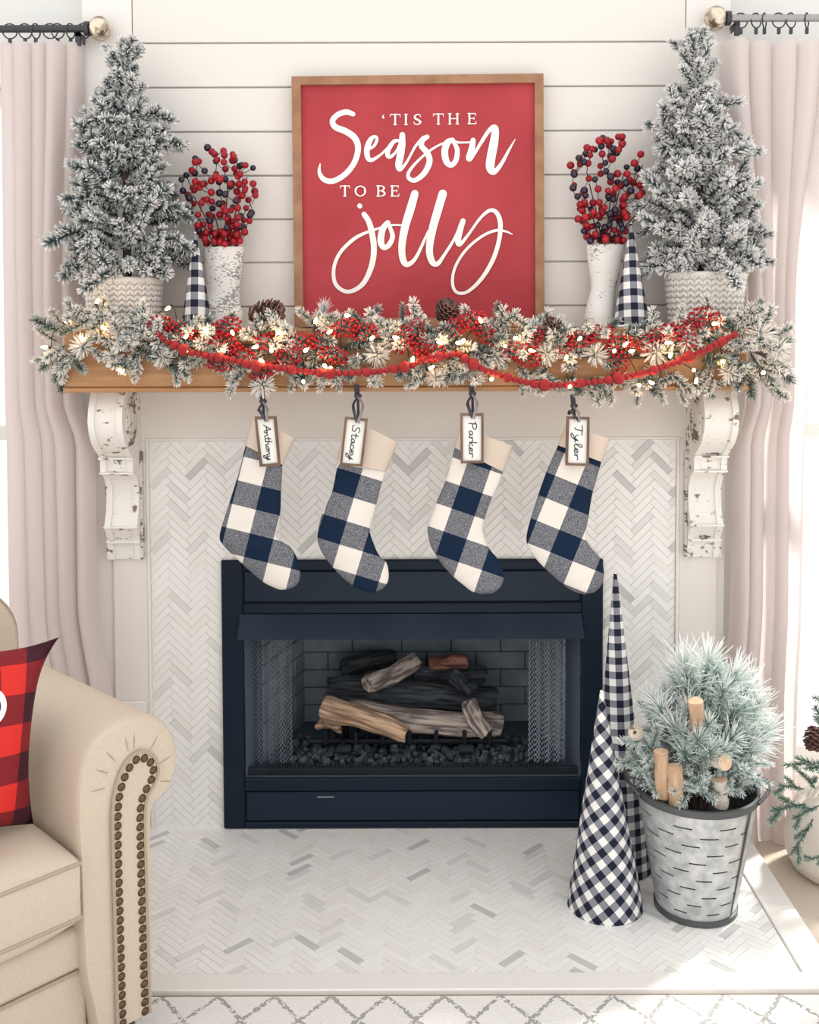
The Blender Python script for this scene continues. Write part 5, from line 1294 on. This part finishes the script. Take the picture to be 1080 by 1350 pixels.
def make_arm(mir):
    pr = crom(arm_prof(), 4); tr = (lambda a: a) if not mir else (lambda a: -.86-a)
    n = len(pr); ca, cz = -.02, .42; secs = [(.0, .955), (.004, .98), (.012, .995), (.025, 1.0)] + [(b, 1.0) for b in np.linspace(.1, .80, 8)]
    mb = MB()
    for b, s in secs:
        for (a, z) in pr:
            aa, zz = ca+(a-ca)*s, (cz+(z-cz)*s if z > .3 else z)
            mb.v.append(tuple(S_(tr(aa), b, zz)))
    mb.f = [(i*n+k, i*n+(k+1) % n, (i+1)*n+(k+1) % n, (i+1)*n+k) for i in range(len(secs)-1) for k in range(n)] + [tuple(range(n)), tuple((len(secs)-1)*n+k for k in range(n))]
    arm = mb.build('arm', M['fabric'], sofa, smooth=True, angle=50)
    # nailhead panel: welt, panel and nails
    pth = [(-.040,LEGH+.005),(-.042,.25),(-.044,.44),(-.042,.520),(-.032,.562),(-.014,.590),(.010,.602),(.034,.594),(.050,.574),(.054,.550),(.044,.528),(.030,.512),(.024,.485),(.023,.44),(.025,.25),(.028,LEGH+.005)]
    pp = crom(pth, 6); 
    mb = MB(); V = [tuple(S_(tr(a), -.006, z)) for a, z in pp] + [tuple(S_(tr(a), .006, z)) for a, z in pp]; m_ = len(pp)
    mb.add(V, [tuple(range(m_))] + [(k, (k+1) % m_, m_+(k+1) % m_, m_+k) for k in range(m_)])
    mb.build('front_panel', M['fabric'], arm)
    MB().tube([S_(tr(a), -.006, z) for a, z in pp], .0035, 6).build('piping', M['piping'], arm, smooth=True)
    # nails follow the welt, set in by 8 mm
    inner = [(-.030,LEGH+.012),(-.032,.25),(-.034,.44),(-.032,.515),(-.023,.552),(-.008,.578),(.010,.590),(.029,.584),(.041,.568),(.043,.551),(.034,.534),(.020,.516),(.014,.488),(.013,.44),(.015,.25),(.018,LEGH+.012)]
    ip = crom(inner, 12); cum = [0]
    for p, p2 in zip(ip[:-1], ip[1:]): cum.append(cum[-1]+float(np.hypot(*(p2-p))))
    nail = MB()
    for i in range(5):
        th = PI/2*i/4
        for k in range(12): nail.v.append((.0080*math.cos(th)*math.cos(k*PI/6), .0080*math.cos(th)*math.sin(k*PI/6), .0050*math.sin(th)))
    nail.f = [(i*12+k, i*12+(k+1) % 12, (i+1)*12+(k+1) % 12, (i+1)*12+k) for i in range(4) for k in range(12)]
    nme = nail.mesh('nailhead', M['brass'], True, 180)
    cnt = int(cum[-1]/.0178); rot = (-eb).to_track_quat('Z', 'Y')
    for i in range(cnt+1):
        s = cum[-1]*i/cnt; a = np.interp(s, cum, [p[0] for p in ip]); z = np.interp(s, cum, [p[1] for p in ip])
        link('nailhead', nme, arm, S_(tr(a), -.0065, z), rot)
    # scroll pleats as thin dark tubes, crease shade put into their colour
    for a_ in (175, 150, 128, 100, 88, 52, 15, -18):
        c0 = (.004, .548); p = [S_(tr(c0[0]+rr_*math.cos(R(a_))), bb, c0[1]+rr_*1.02*math.sin(R(a_))) for rr_, bb in ((.060, -.0004), (.075, -.0004), (.088, -.0002))]
        MB().tube(p, [.0006, .0016, .0005], 5).build('pleat_shade', M['piping'], arm)
    # bun foot
    fc = S_(tr(-.015), .045, 0)
    MB().lathe([(0,.011),(.022,.011),(.034,.03),(.038,.05),(.034,.075),(.030,LEGH),(0,LEGH)], 24, fc).build('leg', M['leg'], sofa, smooth=True)
    fc = S_(tr(-.02), .72, 0); MB().lathe([(0,.0),(.022,.0),(.034,.03),(.038,.05),(.034,.075),(.030,LEGH),(0,LEGH)], 24, fc).build('leg', M['leg'], sofa, smooth=True)
make_arm(False); make_arm(True)
def rbox(name, a0, a1, b0, b1, z0, z1, r, m_, parent, seg=5, crown=0, nx=1):
    mb = MB(); mb.obox(S_((a0+a1)/2, (b0+b1)/2, (z0+z1)/2), (ea, eb, ez), ((a1-a0)/2, (b1-b0)/2, (z1-z0)/2))
    o = mb.build(name, m_, parent); bv = o.modifiers.new('Bevel', 'BEVEL'); bv.width = r; bv.segments = seg
    for p in o.data.polygons: p.use_smooth = True
    return o
rbox('front_rail', -.78, -.080, .03, .75, LEGH, .215, .012, M['fabric'], sofa)
rbox('deck', -.78, -.082, .022, .74, .2155, .30, .018, M['fabric'], sofa)
MB().tube([S_(-.76, .026, .2155), S_(-.10, .026, .2155)], .003, 6).build('rail_piping', M['piping'], sofa)
# seat cushion: soft crowned box
mb = MB(); na, nb = 24, 20; a0, a1, b0, b1, z0, z1 = -.755, -.114, -.012, .50, .302, .474
def cush(u, v):
    su, sv = 2*u-1, 2*v-1; e = (1-abs(su)**5)*(1-abs(sv)**5); return e
top = []; 
for lay, zs_ in ((0, 1), (1, -1)):
    for j in range(nb+1):
        for i in range(na+1):
            u, v = i/na, j/nb; uu = .5-.5*math.cos(PI*u); vv = .5-.5*math.cos(PI*v)
            e = min(1, cush(uu, vv)*2.2)**.5; zc = (z0+z1)/2; hz = (z1-z0)/2
            cr = .020*(1-(2*uu-1)**2)*(1-(2*vv-1)**2)
            z = zc + zs_*(hz*(.62+.38*e) + cr) if not (i in (0, na) or j in (0, nb)) else zc + zs_*hz*.58
            if lay and z < z0: z = z0
            bulge = .010*(1-e)
            mb.v.append(tuple(S_(a0+(a1-a0)*uu, b0+(b1-b0)*vv, z)))
N = (na+1)*(nb+1)
for l in (0, 1): mb.f += [(l*N+j*(na+1)+i, l*N+j*(na+1)+i+1, l*N+(j+1)*(na+1)+i+1, l*N+(j+1)*(na+1)+i) for j in range(nb) for i in range(na)]
ed = [i for i in range(na+1)] + [j*(na+1)+na for j in range(1, nb+1)] + [nb*(na+1)+i for i in range(na-1, -1, -1)] + [j*(na+1) for j in range(nb-1, 0, -1)]
mb.f += [(ed[k], ed[(k+1) % len(ed)], N+ed[(k+1) % len(ed)], N+ed[k]) for k in range(len(ed))]
seat = mb.build('seat_cushion', M['fabric'], sofa, smooth=True, angle=75)
zc = (z0+z1)/2; hz = (z1-z0)/2
for sg_ in (1, -1):
    MB().tube([S_(a0, b1, zc+sg_*hz*.58), S_(a0, b0, zc+sg_*hz*.58), S_(a1, b0, zc+sg_*hz*.58), S_(a1, b1, zc+sg_*hz*.58)], .004, 6).build('piping', M['piping'], seat, smooth=True)
# backrest with rounded top corner and piping
def back(a0, a1, b0, b1, z0, z1, rc):
    out = [(a0, z0)] + [(a0+rc-rc*math.cos(t), z1-rc+rc*math.sin(t)) for t in np.linspace(0, PI/2, 9)] + [(a1-rc+rc*math.sin(t), z1-rc+rc*math.cos(t)) for t in np.linspace(0, PI/2, 9)] + [(a1, z0)]
    n = len(out); mb = MB(); ca, cz = (a0+a1)/2, (z0+z1)/2
    for b, s in ((b0, .93), (b0+.012, .98), (b0+.035, 1), (b1-.03, 1), (b1-.01, .98), (b1, .95)):
        for a, z in out:
            mb.v.append(tuple(S_(ca+(a-ca)*(1-(1-s)*.5), b + .05*(z-z0), cz+(z-cz)*(1-(1-s)*.5) if z > z0 else z)))
    mb.f = [(i*n+k, i*n+(k+1) % n, (i+1)*n+(k+1) % n, (i+1)*n+k) for i in range(5) for k in range(n)] + [tuple(range(n)), tuple(5*n+k for k in range(n))]
    o = mb.build('backrest', M['fabric'], sofa, smooth=True, angle=50)
    MB().tube([S_(a, b0+.03+.05*(z-z0), z) for a, z in out], .0045, 6).build('piping', M['piping'], o, smooth=True)
back(-.90, .052, .515, .78, LEGH, .82, .12)

# pillow leaning into the corner of the chair
pb = G(44, 1086, .482); ptop = P(62, 852, pb.y+.06); W_ = .44
cU = (ptop-pb); HH = cU.length*1.0; cU.normalize(); cR = (ea*.94 - eb*.10); cR = (cR - cU*cR.dot(cU)).normalized(); cN = cR.cross(cU).normalized()
cN = cN if cN.dot(-eb) > 0 else -cN
pl = thing('throw_pillow', 'red and black plaid throw pillow leaning on the armchair arm', 'pillow', tuple(pb))
def psurf(x_, y_, sgn, off=0):
    pin = .09*(1-y_*y_)*abs(x_)**3; pin2 = .05*(1-x_*x_)*abs(y_)**3
    xx, yy = x_*(1-pin), y_*(1-pin2)
    if x_ > 0 and y_ > 0: xx += .10*(x_*y_)**7; yy += .10*(x_*y_)**7
    th = .085*(max(0, (1-x_*x_)*(1-y_*y_)))**.55; wr = .003*math.sin(7*x_+3*y_)*(1-abs(x_*y_))
    return pb + cR*((xx-1)*W_/2) + cU*((yy+1)*HH/2) + cN*(sgn*th + wr + off)
mb = MB(); n = 28
for sgn in (1, -1):
    for j in range(n+1):
        for i in range(n+1):
            mb.v.append(tuple(psurf(2*i/n-1, 2*j/n-1, sgn))); mb.uv.append((i/n*W_/.052+.4, j/n*HH/.052+.3))
N = (n+1)**2
for l in (0, 1): mb.f += [(l*N+j*(n+1)+i, l*N+j*(n+1)+i+1, l*N+(j+1)*(n+1)+i+1, l*N+(j+1)*(n+1)+i) for j in range(n) for i in range(n)]
mb.build('cushion', M['redplaid'], pl, smooth=True, angle=180)
def disc(r0_, r1_, off):
    m2 = MB(); k_ = 32
    for rr_ in (r0_, (r0_+r1_)/2, r1_):
        for k in range(k_): a = 2*PI*k/k_; m2.v.append(tuple(psurf(.46+rr_*math.cos(a)/W_*2, .42+rr_*math.sin(a)/HH*2, 1, off)))
    m2.f = [(i*k_+k, i*k_+(k+1) % k_, (i+1)*k_+(k+1) % k_, (i+1)*k_+k) for i in range(2) for k in range(k_)]
    return m2
disc(.0005, .033, .0015).build('badge', M['badge'], pl); disc(.0005, .021, .0025).build('badge_centre', M['badgenavy'], pl)
